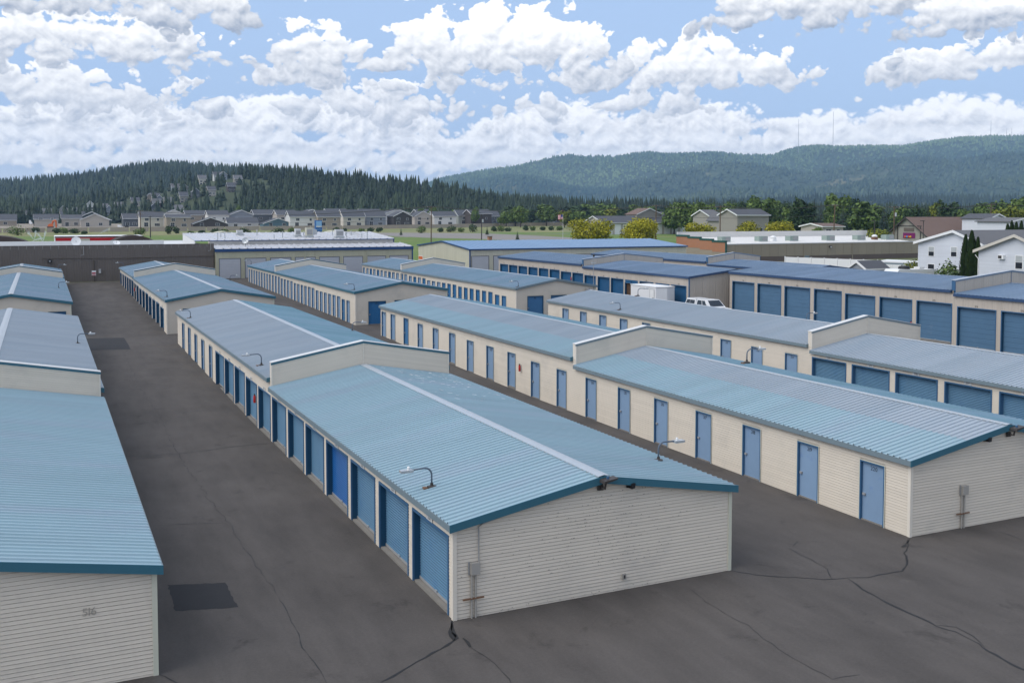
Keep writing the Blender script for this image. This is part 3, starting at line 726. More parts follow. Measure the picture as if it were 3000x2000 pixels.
def bay_door(par, v, a, b, zt, zf, m='roll_white', fm='frame_grey', num=None):
    n = 12; h = (zt-zf)/n; mb = MB()
    for i in range(n):
        z = zf+i*h; k = len(mb.v)
        mb.v += [(a, v-.004, z), (b, v-.004, z), (b, v-.03, z+h*.2), (a, v-.03, z+h*.2), (b, v-.03, z+h*.9), (a, v-.03, z+h*.9), (b, v-.004, z+h), (a, v-.004, z+h)]
        mb.f += [(k, k+1, k+2, k+3), (k+3, k+2, k+4, k+5), (k+5, k+4, k+6, k+7)]
    d = mb.build('bay_door', m, par); ushape(-.06, -.035, a-.1, b+.1, zf, zt+.1, .10, 'F', v).build('frame', fm, d); return d
M('frame_grey', (.16, .16, .17), .6)
gz15 = g(153.5)
# brown ribbed hall
bl_top = 6.65; bu1 = 23.1
tB = thing('warehouse', 'long dark brown ribbed metal warehouse across the far end of the left alley', 'warehouse', (-5, 154, gz15))
MB().box(-42, 154.0, gz15-.4, bu1, 190, bl_top-.55).build('wall', 'brown_groove', tB)
vpanels(tB, 154.0, -42, bu1, gz15-.2, bl_top, [(16.2, 17.3, gz15+2.15, gz15)], 'brown_wall', 'F', pw=1.0, dep=.04)
MB().box(-42, 153.96, bl_top, bu1+.02, 154.2, bl_top+.07).build('coping', 'brown_groove', tB)
MB().box(-42, 164, bl_top-.5, bu1-6, 164.3, bl_top+.42).build('roof_curb', 'white_dull', tB)
MB().box(-42, 154.3, bl_top-.5, bu1, 190, bl_top-.3).build('roof', 'white_dull', tB)
dB = MB().box(16.2, 153.95, gz15, 17.3, 153.99, gz15+2.15).build('door', 'brown_wall', tB)
MB().tube([(0, 153.9, gz15+3.4), (10, 153.9, gz15+3.25), (20, 153.9, gz15+3.35), (bu1, 153.9, gz15+3.35)], .035, 6).build('conduit', 'brown_groove', tB)
MB().tube([(at(275, 760, 1, 154).x, 153.9, gz15+3.1), (at(275, 760, 1, 154).x, 153.9, gz15)], .06, 6).build('downpipe', 'brown_groove', tB)
p = at(245, 742, 1, 154); MB().tube([(p.x, 153.85, p.z+1.0), (p.x, 153.85, p.z-.2), (p.x-.4, 153.7, p.z-.3)], .04, 6).build('vent_pipe', 'grey_metal', tB)
p = at(617, 725, 1, 154); MB().tube([(p.x, 153.85, p.z+.6), (p.x, 153.85, p.z-.4), (p.x-.4, 153.7, p.z-.5)], .04, 6).build('vent_pipe', 'grey_metal', tB)
# cream hall with white doors and a two-step white roof
tW = thing('workshop_hall', 'cream workshop hall with white bay doors and a dirty white stepped metal roof', 'building', (38, 153, gz15))
wu0, wu1, wv = 23.2, 53.75, 153.0
wops = []
for a, b in ((1475, 1762), (1835, 2120), (2190, 2470)): wops.append((at(330+a/4.704, 780, 1, wv).x, at(330+b/4.704, 780, 1, wv).x))
d = wops[1][0]-wops[0][0]; wops = [(wops[0][0]+i*3.76, wops[0][0]+i*3.76+3.0) for i in range(8)]
MB().box(wu0, wv+.1, gz15-.4, wu1, 175, 5.75).build('wall', 'cream_groove', tW)
vpanels(tW, wv+.05, wu0, wu1, gz15-.2, 5.55, [(a, b, 4.45, gz15) for a, b in wops], 'cream_wall', 'F', pw=1.0)
for a, b in wops: bay_door(tW, wv+.06, a, b, 4.45, gz15)
MB().box(wu0-.15, wv-.12, 5.5, wu1+.2, wv+.03, 5.92).build('eave_trim', 'blue_trim', tW)
uroof(tW, wu0, wu1, wv-.1, 5.94, 159, 6.35, 'roof_white', 26, .13)
MB().box(wu0, 159.0, 6.2, wu1-1.2, 159.1, 7.02).build('riser', 'metal_dirty', tW)
uroof(tW, wu0-2.2, wu1-1.0, 158.9, 7.05, 173, 7.95, 'roof_white', 28, .13)
MB().box(wu0-2.2, 158.85, 6.95, wu1-1.0, 158.89, 7.06).build('eave_trim', 'blue_trim', tW)
MB().box(wu0-2.2, 172.9, 7.6, wu1-1.0, 173.1, 8.0).build('ridge_trim', 'white_dull', tW)
MB().prism([(wu0-2.2, 159, 5.5), (wu0-2.2, 173, 5.5), (wu0-2.2, 173, 7.9), (wu0-2.2, 159, 7.0)], (.1, 0, 0)).build('side_wall', 'white_dull', tW)
MB().prism([(wu1-1.1, 159, 5.5), (wu1-1.1, 173, 5.5), (wu1-1.1, 173, 7.9), (wu1-1.1, 159, 7.0)], (.1, 0, 0)).build('side_wall', 'blue_trim', tW)
MB().prism([(wu1, wv-.05, 5.5), (wu1, 159, 5.9), (wu1, 159, 6.4), (wu1, wv-.05, 5.94)], (.15, 0, 0)).build('rake_trim', 'blue_trim', tW)
MB().box(wu1-.05, wv-.05, gz15, wu1+.14, wv+.2, 5.5).build('corner_trim', 'blue_trim', tW)
for x in (893, 1075): p = at(x, 738, 1, wv); MB().box(p.x-.06, wv-.08, gz15, p.x+.06, wv-.0, 5.9).build('downpipe', 'cream_wall', tW)
# rooftop units
def roof_z(v): return 7.05+(v-158.9)*(.9/14.1)+.05
def vent(x, y, v, r, h, label, m='galv', cap=True):
    p = at(x, y, 1, v); z = roof_z(v); t = thing('roof_vent', label, 'vent', (p.x, v, z), 'vent pipes on the white roof')
    MB().tube([(p.x, v, z-.05), (p.x, v, z+h)], r, 8).build('pipe', m, t)
    if cap: MB().lathe([(r*1.7, 0), (r*1.7, .12), (r*.6, .22)], (p.x, v, z+h), 8).build('cap', m, t)
for i, (x, h) in enumerate(((638, .9), (659, .8), (647, .5), (753, .7), (803, .7), (828, 1.0), (890, .5), (974, .8), (1060, .8), (1015, .6), (1012, .6), (1029, .7), (1076, .8))):
    vent(x, 700, 160.5+(i % 4)*2.2, .07, h, f'{("first","second","third","fourth","fifth","sixth","seventh","eighth","ninth","tenth","eleventh","twelfth","thirteenth")[i]} thin vent pipe along the dirty white hall roof', cap=i % 3 == 0)
def unit(x, v, w, h, d, label, m='white_dull', hood=False):
    p = at(x, 690, 1, v); z = roof_z(v); w, h, d = w*.8, h*.8, d*.8; t = thing('rooftop_unit', label, 'air unit', (p.x, v, z), 'air units on the white roof')
    MB().box(p.x-w/2-.1, v-d/2-.1, z-.1, p.x+w/2+.1, v+d/2+.1, z+.25).build('curb', 'galv', t)
    MB().box(p.x-w/2, v-d/2, z+.25, p.x+w/2, v+d/2, z+h).build('cabinet', m, t)
    MB().box(p.x-w/2+.1, v-d/2-.02, z+.4, p.x+w/2-.1, v-d/2-.001, z+h-.3).build('grille', 'grey_metal', t)
    if hood: MB().prism([(p.x+w/2, v-d/2, z+h), (p.x+w/2+.7, v-d/2, z+h*.75), (p.x+w/2+.7, v-d/2, z+.4), (p.x+w/2, v-d/2, z+.3)], (0, d, 0)).build('hood', 'galv', t)
unit(702, 168, 1.2, 1.0, 1.0, 'small white round-topped air unit at the back of the white roof'); unit(872, 164, 1.1, 1.6, 1.0, 'tall white exhaust fan on the white roof left of the beige unit')
unit(905, 163, 1.3, 1.9, 1.3, 'beige air unit with a grey hood on the white roof', 'pale_wall', True); unit(993, 161, 1.6, 1.7, 1.4, 'wide grey and white air unit at the right of the white roof', 'white_dull')
def dish(x, y, v, r, label, z0, m='galv', face=(-.5, -.8, .35)):
    p = at(x, y, 1, v); n = Vector(face).normalized(); t = thing('satellite_dish', label, 'dish', (p.x, v, z0), 'satellite dishes on the roofs')
    q = n.to_track_quat('Z', 'Y').to_matrix(); b = MB(); k = 16
    for i, (rr, zz) in enumerate(((0, 0), (.35, .02), (.7, .09), (1, .2))):
        for j in range(k): a = 2*math.pi*j/k; b.v.append(tuple(p+q@Vector((r*rr*math.cos(a), r*rr*math.sin(a), r*zz))))
    for i in range(3):
        for j in range(k): b.f.append((i*k+j, i*k+(j+1) % k, (i+1)*k+(j+1) % k, (i+1)*k+j))
    b.build('reflector', m, t, True)
    MB().tube([p, (p.x, v+.1, z0-.05)], .05, 6).build('mast', 'grey_metal', t)
    MB().tube([p, p+n*r*.9], .025, 5).build('feed_arm', 'grey_metal', t)
dish(719, 705, 156.2, .5, 'grey satellite dish on the lower white roof', 6.2)
dish(223, 707, 158, .66, 'large white satellite dish behind the brown parapet', 6.35, 'white', (-.1, -1, .25))
dish(341, 712, 158, .5, 'smaller tilted white dish on the brown warehouse roof', 6.35, 'white', (.1, -.55, .8))
# long pale hall with the blue gabled roof, ridge across the view
nu0, nu1, nv = 64.2, 107.2, 154.0
pr = at(1296, 706.5, 0, nu0); pf = at(1226, 717, 0, nu0); nridge, nzr, nvb = pr.y, pr.z, pf.y; nze = 5.27
tN = thing('workshop_hall', 'long pale metal hall with a plain blue gabled roof and white doors', 'building', (85, nv, gz15))
MB().quad((nu0, nv, gz15-.3), (nu1, nv, gz15-.3), (nu1, nv, nze), (nu0, nv, nze)).build('wall', 'cream_groove', tN)
MB().quad((nu0+.02, nv, gz15-.3), (nu0+.02, nv, nze), (nu0+.02, nridge, nzr), (nu0+.02, nvb, nze), (nu0+.02, nvb, gz15-.3)).build('end_wall', 'cream_groove', tN)
MB().quad((nu1, nv, gz15-.3), (nu1, nv, nze), (nu1, nridge, nzr), (nu1, nvb, nze), (nu1, nvb, gz15-.3)).build('end_wall', 'cream_wall', tN)
MB().quad((nu0, nvb, gz15-.3), (nu1, nvb, gz15-.3), (nu1, nvb, nze), (nu0, nvb, nze)).build('rear_wall', 'cream_wall', tN)
zg = lambda a: nze+(nzr-nze)*((a-nv)/(nridge-nv) if a < nridge else (nvb-a)/(nvb-nridge))-.03
vpanels(tN, nu0, nv, nridge, gz15-.2, 0, [], 'pale_wall', 'L', roofz=zg, pw=1.0); vpanels(tN, nu0, nridge, nvb, gz15-.2, 0, [], 'pale_wall', 'L', roofz=zg, pw=1.0)
nops = [(nu0+.35+i*3.95, nu0+.35+i*3.95+3.0) for i in range(10)]
vpanels(tN, nv, nu0, nu1, gz15-.2, nze-.1, [(a, b, 4.08, gz15) for a, b in nops], 'pale_wall', 'F', pw=1.0)
for a, b in nops: bay_door(tN, nv+.0, a, b, 4.08, gz15)
uroof(tN, nu0-.2, nu1+.2, nv-.2, nze+.02, nridge, nzr+.05, 'roof_mid', 43, .04)
uroof(tN, nu0-.2, nu1+.2, nridge, nzr+.05, nvb+.2, nze+.02, 'roof_mid', 43, .04)
MB().box(nu0-.25, nv-.25, nze-.16, nu1+.25, nv-.21, nze+.05).build('eave_trim', 'blue_trim', tN)
for a, za, b, zb in ((nv-.2, nze, nridge, nzr), (nridge, nzr, nvb+.2, nze)):
    MB().prism([(nu0-.26, a, za-.12), (nu0-.26, b, zb-.12), (nu0-.26, b, zb+.09), (nu0-.26, a, za+.09)], (.04, 0, 0)).build('rake_trim', 'blue_trim', tN)
MB().box(nu0-.10, nv-.10, gz15, nu0+.08, nv+.08, nze-.15).build('corner_trim', 'blue_trim', tN)
p = at(1233.5, 755, 0, nu0); MB().box(nu0-.06, p.y-.9, p.z-.35, nu0-.04, p.y+.9, p.z+.35).build('notice_board', 'red_board', tN) if 'red_board' in MT else None

# ------------------------------------------------------------------ lamps, extinguishers and fittings
def slope_pt(x, y, u0, u1, ze, rise, side):
    uc = (u0+u1)/2; ue = u0-.15 if side < 0 else u1+.15; k = rise/abs(uc-ue)
    n = Vector((-k if side < 0 else k, 0, 1)); n = Vector((-(rise)/(uc-ue), 0, 1)); d = ray(x, y); o = Vector((0, 0, CAM_H)); a = Vector((ue, 0, ze+.03))
    return o+d*((a-o).dot(n)/d.dot(n))
LAMPM = {}
def lamp(x, y, blk, side, label, scale=1.0, up=.55, out=.62):
    u0, u1, ze, rise = blk; p = slope_pt(x, y, u0, u1, ze, rise, side); s = scale
    t = thing('gooseneck_lamp', label, 'lamp', p, 'gooseneck lamps on the storage roofs'); dr = side
    path = [(p.x, p.y, p.z-.03), (p.x, p.y, p.z+up*s*.75)]
    for i in range(1, 7):
        a = i/6*math.pi/2*1.02; r = .26*s; path.append((p.x+dr*r*(1-math.cos(a)), p.y, p.z+up*s*.75+r*math.sin(a)))
    e = Vector(path[-1]); q = e+Vector((dr*out*s*.75, 0, -.015)); path.append(tuple(q))
    MB().tube(path, .032*s, 8).build('arm', 'pole_grey', t, True)
    MB().lathe([(.17*s, -.04), (.17*s, .02), (.06*s, .05), (.05*s, .12)], p, 12).build('base', 'dark_metal', t)
    MB().box(p.x-.30*s, p.y-.10*s, p.z-.05, p.x-.18*s, p.y+.12*s, p.z+.006).build('sealant', 'rust', t)
    b = MB(); x0, x1 = sorted((q.x-dr*.04, q.x+dr*.40*s)); b.box(x0, q.y-.12*s, q.z-.045, x1, q.y+.12*s, q.z+.02); b.build('head', 'galv', t)
    b = MB().lathe([(.05*s, 0), (.05*s, .09*s), (.03*s, .11*s)], (q.x+dr*.10*s, q.y, q.z+.02), 8); b.build('photocell', 'white', t)
    MB().box(x0+.03, q.y-.09*s, q.z-.062, x1-.03, q.y+.09*s, q.z-.045).build('lens', 'white', t)
BL = {'A1': (-6.91, 2.27, 2.66, .82), 'A2': (-6.91, 2.27, 3.04, .82), 'C1': (9.93, 19.11, 2.65, .82), 'C2': (9.93, 19.11, 3.05, .82), 'D2': (26.68, 35.86, 3.06, .82), 'D1': (26.68, 35.86, 2.65, .82), 'E2': (43.44, 52.62, 2.87, .82),
      'a': (-7.06, 2.12, 3.52, .82), 'a2': (-7.06, 2.12, 3.62, .82), 'c': (9.75, 19.0, 3.56, .82), 'c2': (9.75, 19.0, 3.66, .82), 'k': (26.68, 35.86, 3.74, .82), 'k2': (26.68, 35.86, 3.76, .82), 'm': (43.44, 52.62, 3.57, .82)}
for x, y, k, sd_, lb in (
    (1264.8, 1425, 'C1', -1, 'gooseneck lamp on the near middle roof leaning over the roll-up doors'), (1929, 1347, 'C1', 1, 'gooseneck lamp on the right slope of the near middle roof, before door 216'),
    (766, 1069, 'C2', -1, 'gooseneck lamp just behind the parapet of the middle building'), (558, 931, 'C2', -1, 'gooseneck lamp at the far left corner of the middle building roof'),
    (1032, 969.6, 'C2', 1, 'gooseneck lamp on the far right slope of the middle building, before door 142'), (227.5, 1006, 'A2', 1, 'gooseneck lamp on the left edge building leaning over the alley'),
    (171.6, 843.8, 'a', 1, 'gooseneck lamp on the far left roof in front of its parapet'), (171, 788, 'a2', 1, 'gooseneck lamp on the far left roof behind its parapet'),
    (489.4, 869.7, 'c', -1, 'gooseneck lamp near the front left corner of the far alley building roof'), (674, 822.5, 'c', 1, 'gooseneck lamp on the right slope of the far alley building'),
    (361, 781, 'c2', -1, 'gooseneck lamp at the far left corner before the brown warehouse'), (570, 772, 'c2', 1, 'gooseneck lamp peeping over the parapet of the far alley building'),
    (1038, 849, 'k', -1, 'gooseneck lamp above the last pale doors by door 142'), (736, 774, 'k2', -1, 'gooseneck lamp at the far end of the pale-door row, before a white bay door'),
    (1518.5, 840, 'm', -1, 'gooseneck lamp at the corner above the mixed blue doors'), (1817, 906.6, 'E2', -1, 'gooseneck lamp on the lilac-grey roof before the white pickup'),
    (2188, 1061, 'D2', 1, 'gooseneck lamp in front of door 332'), (2363, 940, 'E2', 1, 'gooseneck lamp beyond the lilac-grey ridge, before door 378'), (1869, 866, 'E2', 1, 'gooseneck lamp beside the white box trailer')):
    lamp(x, y, BL[k], sd_, lb, .88)
def extinguisher(x, y, u, label):
    p = at(x, y, 0, u); c = Vector((u-.14, p.y, p.z-.28)); t = thing('fire_extinguisher', label, 'extinguisher', c, 'red fire extinguishers on the walls')
    MB().lathe([(.055, 0), (.065, .02), (.065, .32), (.04, .38), (.025, .40)], c, 12).build('cylinder', 'red', t, True)
    MB().box(c.x-.03, c.y-.045, c.z+.40, c.x+.03, c.y+.045, c.z+.46).build('valve', 'black', t)
    MB().tube([(c.x, c.y+.04, c.z+.42), (c.x-.02, c.y+.09, c.z+.34), (c.x-.02, c.y+.08, c.z+.12)], .015, 6).build('hose', 'black', t)
    MB().box(c.x+.066, c.y-.05, c.z-.02, c.x+.125, c.y+.05, c.z+.38).build('bracket', 'white_dull', t)
extinguisher(753.6, 1163, 9.93, 'red fire extinguisher between two roll-up doors of the middle building'); extinguisher(1528, 1073.7, 26.68, 'red fire extinguisher on cream siding between doors 164 and 165')
extinguisher(398, 845.7, 9.75, 'red fire extinguisher between dark blue doors at the far alley building'); extinguisher(1675.7, 813.8, 63.5, 'red fire extinguisher between deep blue doors near the mast'); extinguisher(2672.5, 946, 68.0, 'red fire extinguisher on the pier between doors 375 and 376')
def meter(x, y, v, zf, label, conduit=None):
    p = at(x, y, 1, v); t = thing('electric_box', label, 'electric box', (p.x, v-.02, 0), 'grey electric boxes on the end walls')
    MB().box(p.x-.10, v-.16, p.z-.16, p.x+.16, v-.032, p.z+.16).build('box', 'grey_box', t)
    MB().box(p.x-.15, v-.06, p.z-.18, p.x-.105, v-.032, p.z+.18).build('back_plate', 'grey_metal', t)
    for dx in (-.06, .06): MB().tube([(p.x+dx, v-.07, p.z-.16), (p.x+dx, v-.07, .0)], .028, 8).build('pipe', 'grey_box', t)
    MB().box(p.x-.32, v-.11, p.z-.85, p.x+.30, v-.06, p.z-.815).build('strut', 'rust', t)
    if conduit: MB().tube(conduit(p), .018, 6).build('conduit', 'grey_metal', t)
M('grey_box', (.33, .31, .28), .6, var=.1)
def conC(p):
    q = at(1402, 1650, 1, 24.95); return [(q.x, 24.93, p.z+.05), (q.x, 24.93, 2.50), (q.x+.12, 24.93, 2.58), (13.2, 24.93, 3.08)]
meter(1384.6, 1661, 25.0, 0, 'grey electric box with conduit on the end wall of the middle building', conC)
meter(2817.8, 1433, 25.0, 0, 'grey electric box on the end wall of the building with door 220')
def flood(u, v, z, label, s=1):
    t = thing('floodlight', label, 'floodlight', (u, v, z), 'floodlights on the gable ends')
    MB().box(u-.09, v-.10, z-.08, u+.08, v-.02, z+.08).build('junction_box', 'dark_metal', t)
    MB().tube([(u, v-.12, z), (u+.04, v-.24, z), (u+.06, v-.26, z+.18)], .035, 8).build('arm', 'dark_metal', t)
    c = Vector((u+.10, v-.30, z+.24)); MB().prism([(c.x-.20, c.y-.16, c.z-.05), (c.x+.22, c.y-.16, c.z+.04), (c.x+.26, c.y-.16, c.z+.09), (c.x-.18, c.y-.16, c.z+.03)], (0, .30, 0)).build('head', 'dark_metal', t)
    MB().box(c.x-.03, c.y-.03, c.z+.05, c.x+.03, c.y+.03, c.z+.12).build('photocell', 'frame_blue', t)
q = at(1758, 1426, 1, 24.95); flood(q.x, 24.98, q.z, 'dark floodlight at the gable peak of the middle building'); q = at(2953, 1271, 1, 24.95); flood(q.x, 24.98, q.z, 'dark floodlight at the gable peak of the building with door 220')
def camera_box(x, y, label):
    p = at(x, y, 1, 24.95); t = thing('security_camera', label, 'camera', (p.x, 24.95, p.z), 'small dark cameras on the gable ends')
    MB().lathe([(.05, 0), (.05, .05)], (p.x-.07, 24.94, p.z-.06), 10).build('mount', 'black', t)
    MB().prism([(p.x-.05, 24.75, p.z-.07), (p.x+.06, 24.75, p.z-.05), (p.x+.08, 24.75, p.z+.09), (p.x-.03, 24.75, p.z+.08)], (0, .2, 0)).build('housing', 'black', t)
camera_box(1845, 1420, 'small dark camera under the right rake of the middle building'); camera_box(2888, 1286, 'small dark camera under the left rake of the building with door 220')
p = at(1827, 1687, 1, 24.97); t = thing('wall_outlet', 'small beige outlet box low on the end wall of the middle building', 'outlet', (p.x, 24.97, p.z))
MB().box(p.x-.06, 24.92, p.z-.08, p.x+.06, 24.985, p.z+.08).build('cover', 'grey_box', t); MB().box(p.x-.025, 24.912, p.z-.05, p.x+.025, 24.921, p.z+.05).build('socket', 'dark_metal', t)
b = MB()                                                  # mildew under the floodlight
for i in range(420):
    k = random.randint(9, 30); z = -.05+k*ROWH+.012; u = random.gauss(14.6, 1.5) if i < 330 else random.uniform(10.3, 18.8)
    if i > 380: z = random.uniform(.0, .12); u = random.uniform(10.2, 16.5)
    if not (10.1 < u < 18.9) or z > 2.55+.82*(1-abs(u-14.52)/4.6)-.1: continue
    w = random.uniform(.01, .045); h = random.uniform(.006, .016); b.quad((u, 24.967, z), (u+w, 24.967, z), (u+w*.8, 24.968, z+h), (u, 24.968, z+h*.8))
tag(b.build('mildew_spots', 'mildew', bC), kind='stuff')
# white paint flakes on the right slope by the parapet
b = MB()
for i in range(110):
    u = random.uniform(15.2, 19.0); v = 48.4-abs(random.gauss(0, 5)); z = 2.65+.82*(1-(u-14.52)/4.74)+.052; w = random.uniform(.03, .25); h = random.uniform(.02, .07)
    b.quad((u, v, z), (u+w, v, z-.173*w), (u+w, v+h, z-.173*w), (u, v+h, z))
tag(b.build('paint_flakes', 'white', bC), kind='stuff')
# mast and horn on the mixed-door building
p = at(1733, 870, 1, 92.0)
t = thing('mast', 'thin mast with a small light and speakers at the far gable corner', 'mast', (52.3, 92, 3.4))
MB().tube([(52.35, 91.9, 2.9), (52.35, 91.9, 6.7)], .035, 6).build('pole', 'grey_metal', t); MB().box(52.1, 91.8, 5.9, 52.6, 92, 6.0).build('crossarm', 'galv', t); MB().box(52.28, 91.8, 6.6, 52.42, 91.95, 6.85).build('light', 'dark_metal', t)
MB().lathe([(.22, -.12), (.22, .12)], (51.6, 91.75, 3.2), 12).build('horn', 'grey_metal', t)
# ------------------------------------------------------------------ pickup and trailer in the right alley
M('car_white', (.72, .72, .72), .22, var=.02, spec=.6); M('glass', (.012, .015, .018), .08, var=.02, spec=.7); M('tyre', (.015, .015, .015), .85)
def wheel(par, x, y, z, r=.40, w=.26):
    t = MB(); k = len(t.v); n = 20
    for xx in (x-w/2, x+w/2):
        for rr in (r, r*.62):
            for j in range(n): a = 2*math.pi*j/n; t.v.append((xx, y+rr*math.cos(a), z+rr*math.sin(a)))
    for j in range(n):
        q = (j+1) % n
        t.f += [(j, q, 2*n+q, 2*n+j), (j, n+j, n+q, q), (2*n+j, 2*n+q, 3*n+q, 3*n+j)]
    o = t.build('wheel', 'tyre', par); b = MB(); b.tube([(x-w/2+.03, y, z), (x+w/2-.03, y, z)], r*.62, 16); b.build('rim', 'galv', o)
def pickup(u, v, z, label):
    """stands along y with its bonnet towards -y; u is its centre line, v its front bumper"""
    t = thing('pickup_truck', label, 'pickup truck', (u, v, z)); W = .98
    def sec(y, zs):  # cross-section ring: half widths at heights
        return [(u-w, y, z+h) for h, w in zs]+[(u+w, y, z+h) for h, w in reversed(zs)]
    body = [(v+.0, [(.48, .80), (.72, .88), (.98, .84), (1.02, .78)]), (v+.25, [(.42, .92), (.75, .97), (1.06, .92), (1.14, .80)]), (v+1.35, [(.42, .95), (.8, 1.0), (1.14, .95), (1.22, .82)]),
            (v+1.5, [(.42, .95), (.8, 1.0), (1.16, .96), (1.24, .86)]), (v+5.7, [(.46, .95), (.8, 1.0), (1.16, .96), (1.24, .90)]), (v+5.85, [(.50, .92), (.8, .97), (1.12, .93), (1.2, .88)])]
    b = MB(); rings = [sec(*q) for q in body]; n = len(rings[0])
    for r_ in rings: b.v += r_
    for i in range(len(rings)-1):
        for j in range(n): b.f.append((i*n+j, i*n+(j+1) % n, (i+1)*n+(j+1) % n, (i+1)*n+j))
    b.f += [tuple(range(n)), tuple((len(rings)-1)*n+j for j in reversed(range(n)))]
    b.build('body', 'car_white', t)
    def roofbox(y0, y1, y2, y3, zb, zt, name):
        m = MB(); w0, w1 = .93, .76
        lo = [(u-w0, y0, z+zb), (u+w0, y0, z+zb), (u+w0, y3, z+zb), (u-w0, y3, z+zb)]; hi = [(u-w1, y1, z+zt), (u+w1, y1, z+zt), (u+w1, y2, z+zt), (u-w1, y2, z+zt)]
        m.v = lo+hi; m.f = [(0, 1, 5, 4), (1, 2, 6, 5), (2, 3, 7, 6), (3, 0, 4, 7), (4, 5, 6, 7)]
        o = m.build(name, 'car_white', t); return o, lo, hi
    cab, lo, hi = roofbox(v+1.30, v+2.15, v+3.75, v+3.88, 1.20, 1.90, 'cab'); top, lo2, hi2 = roofbox(v+3.92, v+4.02, v+5.55, v+5.80, 1.20, 1.90, 'bed_cap')
    def pane(par, lo, hi, i, j, s0, s1, h0, h1, name):
        A, B, C, D = (Vector(lo[i]), Vector(lo[j]), Vector(hi[j]), Vector(hi[i])); P = lambda s, h: A.lerp(B, s).lerp(D.lerp(C, s), h)
        nn = (B-A).cross(D-A).normalized()*.012; q = [P(s0, h0)+nn, P(s1, h0)+nn, P(s1, h1)+nn, P(s0, h1)+nn]; MB().quad(*q).build(name, 'glass', par)
    pane(cab, lo, hi, 0, 1, .05, .95, .12, .92, 'windscreen')
    for i, j in ((3, 0), (1, 2)):
        f = (lambda a, b: (a, b)) if (i, j) == (1, 2) else (lambda a, b: (1-b, 1-a))
        pane(cab, lo, hi, i, j, *f(.24, .52), .15, .85, 'side_window'); pane(cab, lo, hi, i, j, *f(.56, .93), .15, .85, 'side_window')
        pane(top, lo2, hi2, i, j, *f(.08, .55), .25, .8, 'side_window'); pane(top, lo2, hi2, i, j, *f(.57, .93), .25, .8, 'side_window')
    for sx in (-1, 1):
        wheel(t, u+sx*.86, v+.98, z+.40); wheel(t, u+sx*.86, v+4.65, z+.40)
        MB().box(u+sx*.62-.17, v-.012, z+.76, u+sx*.62+.17, v+.09, z+.93).build('headlight', 'glass', t)
        MB().box(u+sx*1.08-.10, v+1.85, z+1.22, u+sx*1.08+.10, v+1.97, z+1.44).build('mirror', 'black', t)
    MB().box(u-.42, v-.010, z+.70, u+.42, v+.07, z+.94).build('grille', 'black', t); MB().box(u-.90, v-.10, z+.44, u+.90, v+.10, z+.66).build('bumper', 'galv', t)
    MB().box(u-.25, v+.5, z+1.15, u+.25, v+.85, z+1.22).build('bonnet_scoop', 'black', t)
pickup(61.7, 81.7, g(84)+.0, 'white pickup truck with a bed cap parked nose out by the tan gable end')
def trailer(u0, u1, v0, v1, z, label):
    t = thing('box_trailer', label, 'trailer', ((u0+u1)/2, v0, z)); zt = z+2.45
    b = MB(); pts = [(u0, v1, z+.5), (u0, v0+.35, z+.5), ((u0+u1)/2, v0, z+.5), (u1, v0+.35, z+.5), (u1, v1, z+.5)]; b.prism(pts[::-1], (0, 0, zt-z-.5)); b.build('body', 'car_white', t)
    rp = [(u0-.05, v1+.05, zt), (u0-.05, v0+.3, zt), ((u0+u1)/2, v0-.05, zt), (u1+.05, v0+.3, zt), (u1+.05, v1+.05, zt)]; MB().prism(rp[::-1], (0, 0, .07)).build('roof', 'white', t)
    d = MB().box(u0-.03, v0+.7, z+.65, u0-.002, v0+1.5, zt-.25).build('side_door', 'white', t); MB().box(u0-.06, v0+.78, z+1.2, u0-.031, v0+.98, z+1.3).build('handle', 'black', d)
    ushape(-.045, -.032, v0+.66, v0+1.54, z+.62, zt-.21, .04, 'L', u0).build('frame', 'grey_metal', d)
    MB().box(u0, v0+.4, z+.35, u1, v1, z+.5).build('chassis', 'dark_metal', t); MB().tube([((u0+u1)/2, v0+.2, z+.42), ((u0+u1)/2, v0-1.1, z+.42)], .06, 6).build('tow_bar', 'dark_metal', t)
    for uu in (u0+.1, u1-.1):
        for vv in (v0+3.0, v0+3.85): wheel(t, uu, vv, z+.34, .34, .2)
trailer(60.2, 62.6, 91.7, 97.2, g(94)+.05, 'white box trailer with a side door parked behind the pickup')

# ------------------------------------------------------------------ land beyond the yard
M('lawn', (.10, .16, .025), .95, var=.18, vscale=.08, fine=.15, fscale=3, col2=(.15, .17, .04), c2s=.03, c2t=(.45, .7)); M('dry_grass', (.20, .19, .075), .95, var=.2, vscale=.06, col2=(.13, .16, .05), c2s=.04, c2t=(.4, .65))
M('path', (.22, .20, .18), .9, var=.12, vscale=.2); M('dirt', (.26, .22, .17), .95, var=.15, vscale=.1)
def poly_sheet(name, pts, dz, m, label=None):
    b = MB(); b.quad(*[(u, v, g(v)+dz) for u, v in pts]); o = b.build(name, m); tag(o, kind='structure'); return o
sheet('lawn', [-60, 420], [190, 205, 300, 400], .02, 'lawn'); sheet('meadow', [-400, 700], [400, 500, 620], .02, 'dry_grass')
sheet('housing_ground', [-400, 900], [560, 800], .05, 'dirt')
q = [tuple(gr(x, y)[:2]) for x, y in ((1010, 683), (1200, 682), (1420, 684), (1600, 692), (1760, 702), (1760, 718), (1560, 708), (1400, 700), (1250, 697), (1110, 690))]
poly_sheet('street', q, .04, 'path')
